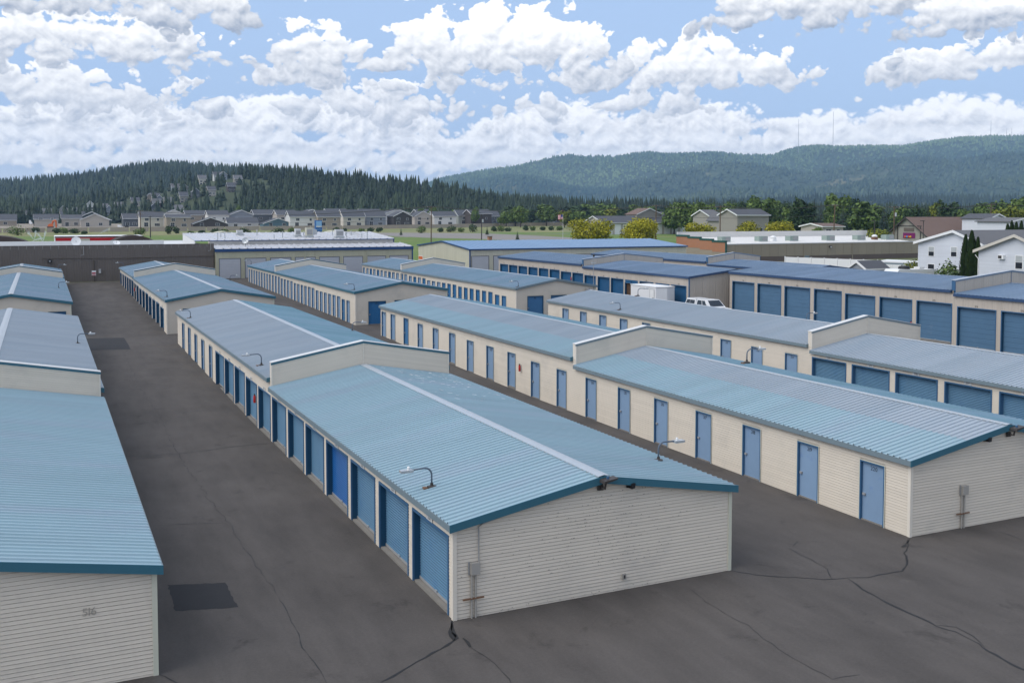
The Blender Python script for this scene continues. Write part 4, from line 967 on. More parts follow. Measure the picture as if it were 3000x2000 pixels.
def strip(name, pts, w, dz, m):
    b = MB()
    for i, (u, v) in enumerate(pts):
        a = Vector(pts[min(i+1, len(pts)-1)])-Vector(pts[max(i-1, 0)]); n = Vector((-a.y, a.x)).normalized()*w/2; b.v += [(u+n.x, v+n.y, g(v)+dz), (u-n.x, v-n.y, g(v)+dz)]
    for i in range(len(pts)-1): b.f.append((2*i, 2*i+1, 2*i+3, 2*i+2))
    o = b.build(name, m); tag(o, kind='structure')
strip('lane', [(-40, 330), (60, 345), (130, 352), (200, 372)], 4, .045, 'path')

# ------------------------------------------------------------------ houses
M('shingle', (.075, .078, .088), .9, var=.10, vscale=.8, fine=.12, fscale=6); M('shingle_br', (.15, .10, .08), .9, var=.12, vscale=.5, fine=.12, fscale=5); M('shingle_grey', (.12, .12, .125), .9, var=.1, vscale=.8, fine=.12, fscale=6)
HC = {'white': (.62, .61, .58), 'cream': (.56, .52, .45), 'tan': (.33, .28, .225), 'beige': (.42, .38, .33), 'grey': (.24, .26, .29), 'dark': (.055, .05, .048), 'brown': (.07, .058, .052), 'teal': (.09, .16, .20), 'sage': (.28, .30, .27), 'green': (.05, .07, .065), 'char': (.10, .11, .12), 'house_white': (.60, .62, .66), 'stone': (.29, .27, .235)}
for k, c in HC.items(): M('paint_'+k, c, .7, var=.05, vscale=.5)
M('pane', (.02, .024, .03), .12, var=.05, spec=.6); M('blind', (.40, .42, .42), .6)
def window(par, face, w, c, z, ww, hh, cols=1, blind=False, mull=True):
    def B(d0, d1, p0, p1, z0, z1, name, m, pr):
        bb = MB(); (bb.box(w+d0, p0, z0, w+d1, p1, z1) if face == 'L' else bb.box(p0, w+d0, z0, p1, w+d1, z1)); return bb.build(name, m, pr)
    f = B(-.05, -.01, c-ww/2-.08, c+ww/2+.08, z-.08, z+hh+.08, 'window', 'white', par)
    n = max(1, cols); e = ww/n
    for i in range(n):
        a = c-ww/2+i*e+.03; b = a+e-.06
        B(-.075, -.055, a, b, z, z+hh*.5-.03, 'pane', 'pane', f); B(-.075, -.055, a, b, z+hh*.5+.03, z+hh, 'pane', 'blind' if blind else 'pane', f)
def house(u0, u1, v0, v1, zb, ze, zr, wall, roofm, label, ridge='u', wins=(), group=None, over=.45, cat='house', trim='white', name='house', peak=.5, chimney=False):
    """walls, two roof planes and windows on the side facing the yard; ridge: axis the ridge follows"""
    t = thing(name, label, cat, ((u0+u1)/2, v0, zb), group); o = over; th = .18
    b = MB()
    if ridge == 'u':
        vc = v0+(v1-v0)*peak; b.prism([(u0, v0, zb-.5), (u0, v1, zb-.5), (u0, v1, ze), (u0, vc, zr), (u0, v0, ze)], (u1-u0, 0, 0)); b.build('wall', wall, t)
        for (va, vb) in ((v0-o, vc), (v1+o, vc)):
            k = (zr-ze)/abs((vc-(v0 if va < vc else v1))); za = ze-o*k
            poly = [(u0-o, va, za+.03), (u1+o, va, za+.03), (u1+o, vb, zr+.03), (u0-o, vb, zr+.03)]
            MB().prism(poly if va < vc else poly[::-1], (0, 0, th)).build('roof', roofm, t)
        for ue, sg in ((u0-o, -1),):
            for (va, vb) in ((v0-o, vc), (v1+o, vc)):
                k = (zr-ze)/abs(vc-(v0 if va < vc else v1)); za = ze-o*k; MB().prism([(ue-.06, va, za-.12), (ue-.06, vb, zr-.12), (ue-.06, vb, zr+.24), (ue-.06, va, za+.24)], (.05, 0, 0)).build('barge_board', trim, t)
        MB().box(u0-o, v0-o-.08, ze-o*(zr-ze)/(vc-v0)-.05, u1+o, v0-o, ze-o*(zr-ze)/(vc-v0)+.18).build('gutter', trim, t)
    else:
        uc = u0+(u1-u0)*peak; b.prism([(u0, v0, zb-.5), (u1, v0, zb-.5), (u1, v0, ze), (uc, v0, zr), (u0, v0, ze)][::-1], (0, v1-v0, 0)); b.build('wall', wall, t)
        for ua, ub, ul in ((u0-o, uc, u0), (u1+o, uc, u1)):
            k = (zr-ze)/abs(uc-ul); za = ze-o*k; poly = [(ua, v0-o, za+.03), (ub, v0-o, zr+.03), (ub, v1+o, zr+.03), (ua, v1+o, za+.03)]
            MB().prism(poly if ua > ub else poly[::-1], (0, 0, th)).build('roof', roofm, t)
            MB().prism([(ua, v0-o-.06, za-.10), (ub, v0-o-.06, zr-.10), (ub, v0-o-.06, zr+.23), (ua, v0-o-.06, za+.23)], (0, .05, 0)).build('barge_board', trim, t)
    for c, z, ww, hh, cols in wins: window(t, 'F', v0, u0+(u1-u0)*c, zb+z, ww, hh, cols)
    if chimney: MB().box((u0+u1)/2-.3, (v0+v1)/2, zr-.5, (u0+u1)/2+.3, (v0+v1)/2+.6, zr+.8).build('chimney', 'paint_stone', t)
    return t
W2 = [(.28, 3.6, 1.9, 1.3, 2), (.75, 3.6, 1.2, 1.2, 1), (.25, .6, 2.0, 2.1, 2), (.72, .9, 2.6, 1.3, 3)]
W1 = [(.25, .3, 1.8, 2.0, 2), (.7, .9, 1.9, 1.3, 2)]
def px_house(x0, x1, yb, ye, yr, dep, wall, label, ridge='u', wins=None, roofm='shingle', v_off=0, peak=.5, yhide=0):
    p = gr((x0+x1)/2, yb); v = p.y+v_off; a = at(x0, yb, 1, v); c = at(x1, yb, 1, v); zb = g(v)
    ze = at((x0+x1)/2, ye, 1, v).z; zr = at((x0+x1)/2, yr, 1, v+dep/2 if ridge == 'u' else v).z
    if zr < ze+.8: zr = ze+.8
    if wins is None: wins = W2 if ze-zb > 4.6 else W1
    return house(a.x, c.x, v, v+dep, zb, ze, zr, 'paint_'+wall, roofm, label, ridge, wins, 'new houses behind the tan wall', peak=peak)
HS = [(182, 240, 664, 640, 630, 14, 'beige', 'beige low house left of the dark green gable', 'u'), (213, 326, 662, 645, 621, 14, 'green', 'dark green gabled house behind the plain beige gable', 'v'), (236, 320, 665, 644, 627, 10, 'beige', 'plain beige gabled building with two small windows', 'v'),
      (-60, 48, 662, 645, 628, 14, 'tan', 'tan house with a dark roof at the left edge of the picture', 'u'),
      (362, 408, 664, 640, 626, 14, 'char', 'dark grey house just left of the utility poles', 'u'), (411, 480, 667, 637, 621, 12, 'cream', 'cream two-storey house right behind the two utility poles', 'u'), (488, 559, 668, 637, 629, 11, 'tan', 'tan two-storey house right of the cream one by the poles', 'u'),
      (566, 668, 666, 656, 638, 10, 'brown', 'dark brown single-storey gabled house behind the tan wall', 'v'), (668, 757, 665, 654, 638, 12, 'white', 'pale single-storey house between the dark brown and the teal gables', 'u'), (772, 858, 666, 655, 640, 10, 'teal', 'teal gabled house behind the tan wall', 'v'),
      (850, 930, 666, 635, 619, 12, 'white', 'white two-storey house just left of the blue pole sign', 'u'), (932, 998, 666, 635, 617, 12, 'tan', 'tan two-storey house behind the blue pole sign', 'u'), (1006, 1069, 664, 635, 615, 12, 'cream', 'cream two-storey house right of the blue pole sign', 'u'),
      (1074, 1130, 663, 634, 617, 12, 'grey', 'blue-grey two-storey house left of the dark gabled one', 'u'), (1153, 1207, 663, 634, 620, 12, 'dark', 'nearly black two-storey house with a front gable', 'v'), (1215, 1266, 661, 634, 619, 12, 'beige', 'beige two-storey house with a front gable just left of the tall pole', 'v'),
      (1272, 1337, 661, 633, 620, 12, 'white', 'white two-storey house just right of the tall pole', 'u'), (1343, 1400, 658, 632, 616, 12, 'sage', 'grey-green two-storey house right of the white one', 'u'), (1408, 1465, 656, 633, 618, 12, 'char', 'charcoal two-storey house at the right end of the new row', 'u'),
      (1470, 1552, 655, 638, 629, 12, 'char', 'low charcoal house left of the hip-roofed one', 'u'), (1556, 1612, 654, 630, 621, 12, 'grey', 'grey two-storey house with porch flags', 'u'), (1626, 1716, 657, 641, 622, 14, 'char', 'broad dark-roofed house left of the yellow trees', 'u')]
for h in HS: px_house(*h)
# second row: mostly roofs
for i, (x0, x1, yr, w) in enumerate(((100, 170, 628, 'beige'), (480, 540, 615, 'white'), (545, 610, 617, 'tan'), (610, 670, 617, 'white'), (675, 740, 616, 'grey'), (745, 810, 615, 'char'), (812, 870, 616, 'beige'), (880, 950, 614, 'grey'), (960, 1020, 612, 'beige'), (1060, 1120, 613, 'grey'), (1130, 1200, 613, 'white'), (1225, 1290, 614, 'char'), (1380, 1440, 614, 'brown'))):
    d = 640; v = 600+i % 3*8; a = at(x0, 640, 1, v); c = at(x1, 640, 1, v); zr = at((x0+x1)/2, yr, 1, v).z
    house(a.x, c.x, v, v+13, g(v), zr-2.6, zr, 'paint_'+w, 'shingle', f'{("first","second","third","fourth","fifth","sixth","seventh","eighth","ninth","tenth","eleventh","twelfth","thirteenth")[i]} roof from the left in the second row of new houses', 'v' if i % 3 == 1 else 'u', W2[:2], 'second row of new houses')
# tan block wall in front of the houses
M('block_wall', (.38, .32, .26), .9, var=.08, vscale=.2)
wl = [(-120, 452), (10, 466), (135, 487), (200, 512), (270, 552), (330, 560)]
tw = thing('block_wall', 'long tan block wall running in front of the new houses', 'wall', (100, 480, g(480)))
for (a, c), (b, d) in zip(wl[:-1], wl[1:]):
    A, B_ = Vector((a, c, 0)), Vector((b, d, 0)); n = Vector((-(B_-A).y, (B_-A).x, 0)).normalized()*.15; k = int((B_-A).length/8)
    for i in range(k):
        p, q = A.lerp(B_, i/k), A.lerp(B_, (i+1)/k-.004); h = 1.95
        MB().prism([p-n+Vector((0, 0, g(p.y)-.3)), q-n+Vector((0, 0, g(q.y)-.3)), q+n+Vector((0, 0, g(q.y)-.3)), p+n+Vector((0, 0, g(p.y)-.3))][::-1], (0, 0, h+.3)).build('wall_panel', 'block_wall', tw)
# garage block with white doors behind the yellow trees
p = gr(1940, 686); v = p.y; u0 = at(1768, 680, 1, v).x; u1 = at(2016, 680, 1, v).x; zb = g(v); ze = at(1940, 652, 1, v).z; zr = ze+2.6
tg = house(u0, u1, v, v+16, zb, ze, zr, 'paint_beige', 'shingle', 'long grey-roofed garage block with a row of white doors', 'u', (), None, .6, 'garages', name='garage_block')
for i in range(10):
    a = u0+(u1-u0)*(.03+i*.097); MB().box(a, v-.06, zb, a+(u1-u0)*.07, v-.01, ze-.7).build('garage_door', 'white', tg)
# beige houses among the trees further right
for x0, x1, yb, ye, yr, w, rg, lb, rm, dp in ((2078, 2112, 672, 632, 616, 'stone', 'u', 'beige house with a grey roof left of the larger taupe one among the trees', 'shingle_grey', 330), (2124, 2160, 675, 645, 624, 'stone', 'v', 'small taupe gabled house beside the larger taupe one among the trees', 'shingle_grey', 320), (2160, 2252, 676, 630, 614, 'stone', 'u', 'taupe two-storey house with dark roof among the big trees', 'shingle', 310),
        (1866, 1938, 668, 628, 611, 'stone', 'v', 'tan gabled house above the garage block', 'shingle_br', 430), (1950, 1965, 660, 632, 622, 'white', 'v', 'small white gable right of the tan house above the garage block', 'shingle', 440), (2410, 2470, 684, 664, 656, 'beige', 'u', 'low beige house peeping over the white parapet', 'shingle_br', 300),
        (2900, 2945, 660, 640, 628, 'house_white', 'v', 'white gabled house behind the brown shingle roof', 'shingle', 300), (2960, 3040, 665, 650, 640, 'house_white', 'v', 'pale low house at the right edge behind the brown roof', 'shingle_grey', 260)):
    c = (x0+x1)/2; dd = ray(c, HOR); dd.z = 0; q = dd.normalized()*dp; v = q.y; a = at(x0, yb, 1, v).x; b = at(x1, yb, 1, v).x; zb = g(v); ze = at(c, ye, 1, v).z; zr = at(c, yr, 1, v).z
    house(a, b, v, v+9, zb, ze, zr, 'paint_'+w, rm, lb, rg, W2 if ze-zb > 4.4 else W1, 'older houses among the trees')

# ------------------------------------------------------------------ retail block with the flat white roof
M('tan_brick', (.27, .235, .175), .85, var=.06, vscale=1.0, fine=.10, fscale=8, stretch=(.4, .4, 4)); M('tan_dark', (.12, .095, .08), .85, var=.08); M('orange_brick', (.34, .16, .085), .85, var=.08, fine=.12, fscale=8); M('green_cap', (.012, .075, .06), .5); M('unit_green', (.25, .31, .275), .6, var=.08); M('flat_white', (.62, .60, .57), .7, var=.08, vscale=.2)
pv = 162.0; a = at(2128, 716, 1, pv); pu0, ptop = a.x, a.z; pu1 = at(2692, 706, 1, pv).x; pb = at(1985, 692, 0, pu0); pvb = min(pb.y, 205)
tp = thing('shop_building', 'long tan flat-roofed shop building with an orange brick end and white parapet', 'building', ((pu0+pu1)/2, pv, g(pv)))
MB().box(pu0+.1, pv+.05, g(pv)-.5, pu1, pvb, ptop-.35).build('wall', 'tan_brick', tp)
for i in range(24):
    w = (pu1-pu0)/24; MB().box(pu0+i*w+.02, pv, g(pv)+1.0, pu0+(i+1)*w-.02, pv+.05, ptop-.08).build('wall_panel', 'tan_brick', tp)
MB().box(pu0, pv-.02, g(pv)-.4, pu1, pv+.049, g(pv)+1.0).build('base_band', 'tan_dark', tp)
MB().box(pu0, pv-.06, ptop-.08, pu1+.05, pv+.25, ptop+.10).build('coping', 'white_dull', tp)
proof = lambda v_: ptop-.15+(v_-pv)*(1.15/(pvb-pv))
MB().prism([(pu0+.3, pv+.25, proof(pv)-.2), (pu0+.3, pvb, proof(pvb)-.2), (pu0+.3, pvb, proof(pvb)), (pu0+.3, pv+.25, proof(pv))][::-1], (pu1-pu0-.3, 0, 0)).build('roof', 'flat_white', tp)
zbk = at(2300, 677, 1, pvb).z
MB().box(pu0, pvb, ptop-.4, at(2541, 676, 1, pvb).x, pvb+.3, zbk).build('rear_parapet', 'flat_white', tp)
MB().box(at(2541, 676, 1, pvb).x, pvb-3, ptop-.4, pu1, pvb-2.7, ptop+1.5).build('rear_parapet', 'flat_white', tp)
n = 4
for i in range(n):
    v0_, v1_ = pv+(pvb-pv)*i/n, pv+(pvb-pv)*(i+1)/n; zz = ptop+.35+i*.30
    MB().box(pu0-.3, v0_+.01, zz-1.9, pu0+.1, v1_, zz).build('brick_panel', 'orange_brick', tp); MB().box(pu0-.38, v0_, zz, pu0+.2, v1_+.1, zz+.38).build('parapet_cap', 'green_cap', tp)
    MB().box(pu0-.28, v0_+.01, g(pv)-.4, pu0+.1, v1_, zz-1.91).build('lower_panel', 'tan_brick', tp)
MB().box(pu0-.36, pv-.3, g(pv), pu0-.05, pv-.05, ptop+.3).build('corner_post', 'green_cap', tp)
for i, (x, y) in enumerate(((2128, 705), (2237, 702), (2327, 700), (2434, 697), (2524, 696), (2608, 694))):
    p = at(x, y, 1, 167.5); zr_ = proof(167.5); s = depth(p)/2950*31
    t = thing('rooftop_unit', f'{("first","second","third","fourth","fifth","sixth")[i]} pale green air unit from the left on the shop roof', 'air unit', (p.x, p.y, zr_), 'green air units on the shop roof')
    MB().box(p.x-s/2, p.y, zr_-.1, p.x+s/2, p.y+1.6, zr_+.14).build('curb', 'white_dull', t); MB().box(p.x-s/2, p.y, zr_+.14, p.x+s/2, p.y+1.6, zr_+1.15).build('cabinet', 'unit_green', t); MB().box(p.x-s*.1, p.y-.03, zr_+.3, p.x+s*.42, p.y-.002, zr_+1.0).build('grille', 'grey_metal', t)
for x, m, lb in ((2265, 'white', 'small white exhaust fan between the first two green units'), (2562, 'rust', 'rusty exhaust fan with white hood at the right of the shop roof')):
    p = at(x, 702, 1, 169); p.z = proof(169); t = thing('exhaust_fan', lb, 'vent', p); MB().box(p.x-.5, p.y-.5, p.z-.1, p.x+.5, p.y+.5, p.z+.6).build('curb', m, t); MB().lathe([(.6, 0), (.65, .2), (.45, .42), (.2, .5)], (p.x, p.y, p.z+.6), 12).build('hood', 'white', t, True)
p = at(2363, 760, 1, pv); MB().box(p.x-.7, pv-.06, p.z-.5, p.x+.7, pv-.025, p.z+.8).build('hatch', 'fascia_grey', tp)
for x in (2355, 2497): p = at(x, 740, 1, pv); MB().box(p.x-.08, pv-.12, g(pv), p.x+.08, pv-.03, ptop-.1).build('downpipe', 'tan_brick', tp)
p = at(2432, 722, 1, pv); t = thing('wall_lamp', 'small dark lamp on the tan shop wall', 'lamp', (p.x, pv, p.z)); MB().box(p.x-.3, pv-.3, p.z-.2, p.x+.3, pv-.01, p.z+.2).build('housing', 'dark_metal', t); MB().box(p.x-.2, pv-.31, p.z-.19, p.x+.2, pv-.301, p.z+.05).build('lens', 'white_dull', t)

# ------------------------------------------------------------------ right edge: white houses, brown roof, fence, carport
def gable_house(U, xl, yl, xp, yp, xr, yr, length, label, trim='white'):
    """its gable looks along -x, towards the yard; the ridge runs away to the right"""
    l, q, r_ = at(xl, yl, 0, U), at(xp, yp, 0, U), at(xr, yr, 0, U); v0_, v1_ = r_.y, l.y; ze = (l.z+r_.z)/2
    t = house(U, U+length, v0_, v1_, g(v0_), ze, q.z, 'paint_house_white', 'shingle_grey', label, 'u', [], 'white two-storey houses at the right edge', .45, peak=(q.y-v0_)/(v1_-v0_), trim=trim)
    for k in range(40):
        z = g(v0_)+.3+k*.2
        if z+.2 < ze-.1: MB().box(U-.02, v0_+.02, z, U-.002, v1_-.02, z+.18).build('siding_board', 'paint_house_white', t)
    return t, v0_, v1_, ze
h1, hv0, hv1, hze = gable_house(113.0, 2690, 718, 2798, 679, 2878, 708, 22, 'white two-storey house left of the tall clipped conifer')
for x, y in ((2729, 737), (2795, 738)): p = at(x, y, 0, 113.0); window(h1, 'L', 113.0, p.y, p.z-.6, .95, 1.25, 1, True)
p = at(2728, 795, 0, 113.0); window(h1, 'L', 113.0, p.y, p.z-.8, 1.1, 1.8, 1)
U2 = 104.0
h2, kv0, kv1, kze = gable_house(U2, 2867, 741, 2979, 692, 3085, 735, 22, 'white two-storey house at the right edge with a window air conditioner', 'paint_cream')
p = at(2986, 768, 0, U2); window(h2, 'L', U2, p.y, p.z-.75, .95, 1.5, 1, True)
p = at(2938, 754, 0, U2); ac = MB().box(U2-.35, p.y-.35, p.z-.2, U2-.01, p.y+.45, p.z+.3).build('air_conditioner', 'white', h2); MB().box(U2-.37, p.y-.1, p.z-.12, U2-.351, p.y+.38, p.z+.22).build('grille', 'dark_metal', ac)
MB().tube([(U2-.3, kv1+.25, kze-.5), (U2-.08, kv1-.05, kze-1.0), (U2-.08, kv1-.05, g(kv1))], .05, 6).build('downpipe', 'white', h2)
for i, (x, y) in enumerate(((2748, 692), (2755, 690), (2777, 683), (2782, 682))):
    p = at(x, y, 0, 118); MB().tube([(118, p.y, p.z-.8), (118, p.y, p.z+.2)], .14, 8).build('roof_vent', 'galv', h1)
# brown roofed hall with purple sign
vp = 205.0; q = at(2658, 638, 1, vp); U = q.x; ql = at(2596, 692, 0, U); v1_ = ql.y; v0_ = 2*vp-v1_; zE = ql.z; zb = g(vp)
uR = at(2905, 638, 1, vp).x
tb = house(U, uR, v0_, v1_, zb, zE, q.z, 'paint_stone', 'shingle_br', 'hall with a big brown shingle roof and a purple sign in its gable', 'u', [], None, .7, 'building', trim='dark_metal', name='hall')
M('purple', (.16, .008, .10), .5); M('yel', (.6, .4, .02), .5); M('cyan', (.05, .3, .6), .5); M('org', (.6, .12, .02), .5)
s_ = at(2663, 690, 0, U); sg = MB().box(U-.12, s_.y-2.2, s_.z-.75, U-.03, s_.y+2.0, s_.z+.75).build('sign', 'purple', tb)
for k, (dy, m) in enumerate(((1.1, 'org'), (.5, 'cyan'), (-.1, 'org'), (-.7, 'yel'))): MB().lathe([(.02, -.3), (.32, -.15), (.32, .15), (.02, .3)], (U-.14, s_.y+dy, s_.z-.35), 8).build('flower', m, sg)
for dz, hw in ((2.6, 4.4), (-1.6, 7.4)): MB().box(U-.1, s_.y-hw, s_.z+dz-.12, U-.03, s_.y+hw, s_.z+dz+.12).build('beam', 'dark_metal', tb)
for dy in (-4, 4): MB().box(U-.09, s_.y+dy-.15, zb, U-.02, s_.y+dy+.15, s_.z+2.5).build('post', 'dark_metal', tb)
MB().box(U-.08, s_.y-1.8, s_.z+1.1, U-.03, s_.y+1.8, s_.z+2.1).build('louvre', 'tan_dark', tb)
house(uR+1, uR+30, v0_+3, v1_-3, zb, zE, q.z-1.6, 'paint_stone', 'shingle_br', 'lower brown-roofed wing behind the white houses', 'u', [], None, .6, 'building', trim='dark_metal', name='hall')
# white vinyl fence
def top_pt(x, y, h):
    z = h
    for i in range(40): p = at(x, y, 2, z); z = g(p.y)+h
    return p
fp = [top_pt(x, y, 1.85) for x, y in ((2300, 752.5), (2415, 756.5), (2530, 761), (2655, 765))]
tf = thing('vinyl_fence', 'white panel fence with posts behind the blue roof at right', 'fence', (fp[0].x, fp[0].y, g(fp[0].y)))
for A, B_ in zip(fp[:-1], fp[1:]):
    k = max(1, round((B_-A).length/2.4))
    for i in range(k):
        p, q = A.lerp(B_, i/k), A.lerp(B_, (i+1)/k); zb = p.z-1.85; MB().box(p.x-.07, p.y-.07, zb, p.x+.07, p.y+.07, p.z+.12).build('post', 'white', tf)
        d = (q-p).normalized(); nn = Vector((-d.y, d.x, 0))*.03; pp, qq = p+d*.09, q-d*.09
        MB().prism([pp-nn, qq-nn, qq+nn, pp+nn], (0, 0, -1.75)).build('panel', 'white', tf)
# carport, shed, caravan
p0, p1 = at(2575, 768, 2, 3.6), at(2808, 778, 2, 3.4)
tcp = thing('carport', 'long low white carport roof beside the white house', 'carport', (p0.x, p0.y, g(p0.y)))
dn = (p1-p0); nn = Vector((-dn.y, dn.x, 0)).normalized()*5
MB().prism([p0, p1, p1+nn, p0+nn], (0, 0, .25)).build('roof', 'white', tcp)
MB().prism([p0-nn*.01, p1-nn*.01, p1-nn*.004, p0-nn*.004], (0, 0, -.25)).build('fascia', 'fascia_grey', tcp)
for k in (.05, .35, .65, .95):
    q = p0+dn*k+nn*.3; MB().box(q.x-.07, q.y-.07, g(q.y)-.2, q.x+.07, q.y+.07, q.z).build('post', 'white_dull', tcp)
p = top_pt(2570, 768, 3.0); house(p.x-2.2, p.x+2.2, p.y, p.y+3.5, g(p.y), p.z-1.0, p.z, 'paint_grey', 'shingle', 'small grey garden shed in front of the white fence', 'u', [], None, .2, 'shed', name='shed')
p = top_pt(2690, 788, 3.0); t = thing('caravan', 'white caravan whose roof with a black dome shows above the blue roof', 'caravan', (p.x, p.y, g(p.y)))
MB().prism([(p.x-3.5, p.y, g(p.y)+.5), (p.x+3.5, p.y, g(p.y)+.5), (p.x+3.7, p.y, p.z-.5), (p.x+3.3, p.y, p.z-.1), (p.x-3.4, p.y, p.z), (p.x-3.7, p.y, p.z-.3)][::-1], (0, 2.4, 0)).build('body', 'white', t)
MB().lathe([(.75, 0), (.78, .25), (.6, .42), (.1, .48)], (p.x-1.3, p.y+1.2, p.z-.04), 16).build('roof_dome', 'black', t, True); MB().box(p.x+.9, p.y+.6, p.z-.04, p.x+1.8, p.y+1.6, p.z+.22).build('roof_unit', 'white_dull', t)
MB().box(p.x-3.0, p.y-.03, p.z-1.4, p.x-1.8, p.y-.002, p.z-.7).build('side_window', 'pane', t); MB().box(p.x-2.6, p.y+.2, g(p.y), p.x-1.8, p.y+2.2, g(p.y)+.6).build('wheel_pair', 'tyre', t)
# red and white canopy building with two dark arched roofs behind the brown warehouse
M('red_sign', (.50, .008, .012), .4, var=.04); M('arch_roof', (.045, .033, .028), .9, var=.1)
vr = 196.0; A = at(160, 692, 1, vr); B_ = at(352, 692, 1, vr); zt = at(250, 692, 1, vr).z; zl = at(250, 714, 1, vr).z
t = thing('canopy', 'red and white banded canopy behind the brown warehouse', 'canopy', (A.x, vr, g(vr))); MB().box(A.x, vr, zl-.2, B_.x+4, vr+10, zt).build('canopy_box', 'white', t)
h_ = zt-zl; MB().box(A.x+.15, vr-.06, zl+h_*.28, B_.x+4, vr-.005, zl+h_*.80).build('red_band', 'red_sign', t); MB().box(A.x, vr-.05, zl+h_*.84, B_.x+4, vr-.004, zt).build('dark_band', 'arch_roof', t)
MB().box(at(215, 705, 1, vr).x, vr-.3, zl-.3, at(263, 705, 1, vr).x, vr-.07, zl+h_*.70).build('panel', 'pale_wall', t)
for k in (.1, .9): MB().box(A.x+(B_.x-A.x)*k-.2, vr+3, g(vr), A.x+(B_.x-A.x)*k+.2, vr+3.4, zl-.19).build('post', 'white_dull', t)
for x0, x1, yt, lb in ((-120, 88, 692, 'dark arched roof at the left edge behind the brown warehouse'), (320, 465, 690, 'dark arched roof beside the red canopy')):
    va = 188.0; a = at(x0, 712, 1, va); b = at(x1, 712, 1, va); zt_ = at((x0+x1)/2, yt, 1, va).z; t = thing('arched_shed', lb, 'building', ((a.x+b.x)/2, va, g(va))); k = 18
    pts = [(a.x+(b.x-a.x)*i/k, va, a.z-.2+(zt_-a.z+.2)*math.sin(math.pi*i/k)**.75) for i in range(k+1)]
    MB().prism(pts[::-1], (0, 8, 0)).build('roof', 'arch_roof', t, False); MB().box(a.x+.3, va+.1, g(va)-.3, b.x-.3, va+7.9, a.z-.15).build('wall', 'white_dull', t)
# two cream curved roof ends beyond the white roof
for x0, x1, yt, yb, lb in ((624, 705, 678, 690, 'cream curved roof end behind the left of the white roof'), (954, 1042, 676, 690, 'cream curved roof end behind the right of the white roof')):
    va = 182; a = at(x0, yb, 1, va); b = at(x1, yb, 1, va); zt_ = at((x0+x1)/2, yt, 1, va).z; t = thing('arched_shed', lb, 'building', ((a.x+b.x)/2, va, g(va))); k = 12
    pts = [(a.x+(b.x-a.x)*i/k, va, a.z+(zt_-a.z)*(1-(2*i/k-1)**2)) for i in range(k+1)]; pts = [(a.x, va, g(va)-.3)]+pts+[(b.x, va, g(va)-.3)]
    MB().prism(pts[::-1], (0, 6, 0)).build('wall', 'cream_wall', t); MB().box(a.x-.05, va-.05, a.z-.25, b.x+.05, va-.01, a.z-.05).build('trim', 'white_dull', t)
# ------------------------------------------------------------------ trees and shrubs
def leaf_mat(key, c1, c2, rough=.65, trans=.25):
    m = bpy.data.materials.new(key); m.use_nodes = True; t = NT(m.node_tree); b = t.n['Principled BSDF']
    at_ = t.new('ShaderNodeAttribute', attribute_name='tone'); oi = t.new('ShaderNodeObjectInfo')
    f = t.m('ADD', t.m('MULTIPLY', at_.outputs['Fac'], .8), t.m('MULTIPLY', oi.outputs['Random'], .25))
    t.l.new(t.mix(f, tuple(c1)+(1,), tuple(c2)+(1,)), b.inputs['Base Color']); b.inputs['Roughness'].default_value = rough; b.inputs['Specular IOR Level'].default_value = .2
    b.inputs['Subsurface Weight'].default_value = 0
    MT[key] = m
leaf_mat('leaf_green', (.045, .082, .016), (.15, .21, .045)); leaf_mat('leaf_dark', (.020, .042, .014), (.055, .092, .028)); leaf_mat('leaf_yellow', (.12, .135, .010), (.42, .37, .018)); leaf_mat('leaf_lime', (.075, .105, .012), (.21, .22, .025))
leaf_mat('leaf_blue', (.022, .040, .035), (.055, .085, .07)); leaf_mat('leaf_arbor', (.012, .028, .006), (.035, .060, .012)); leaf_mat('leaf_red', (.05, .012, .014), (.10, .03, .03)); leaf_mat('leaf_pine', (.016, .034, .018), (.050, .078, .036))
M('bark', (.075, .055, .04), .9, var=.2)
def mesh_np(name, V, Fq, mat_, tone=None, n=4):
    me = bpy.data.meshes.new(name); V = np.asarray(V, np.float32); Fq = np.asarray(Fq, np.int32)
    me.vertices.add(len(V)); me.vertices.foreach_set('co', V.ravel()); k = len(Fq)
    me.loops.add(k*n); me.loops.foreach_set('vertex_index', Fq.ravel()); me.polygons.add(k)
    me.polygons.foreach_set('loop_start', np.arange(0, k*n, n, dtype=np.int32)); me.update(calc_edges=True); me.materials.append(MT[mat_] if isinstance(mat_, str) else mat_)
    if tone is not None:
        a = me.attributes.new('tone', 'FLOAT', 'POINT'); a.data.foreach_set('value', np.asarray(tone, np.float32))
    me.validate(); return me
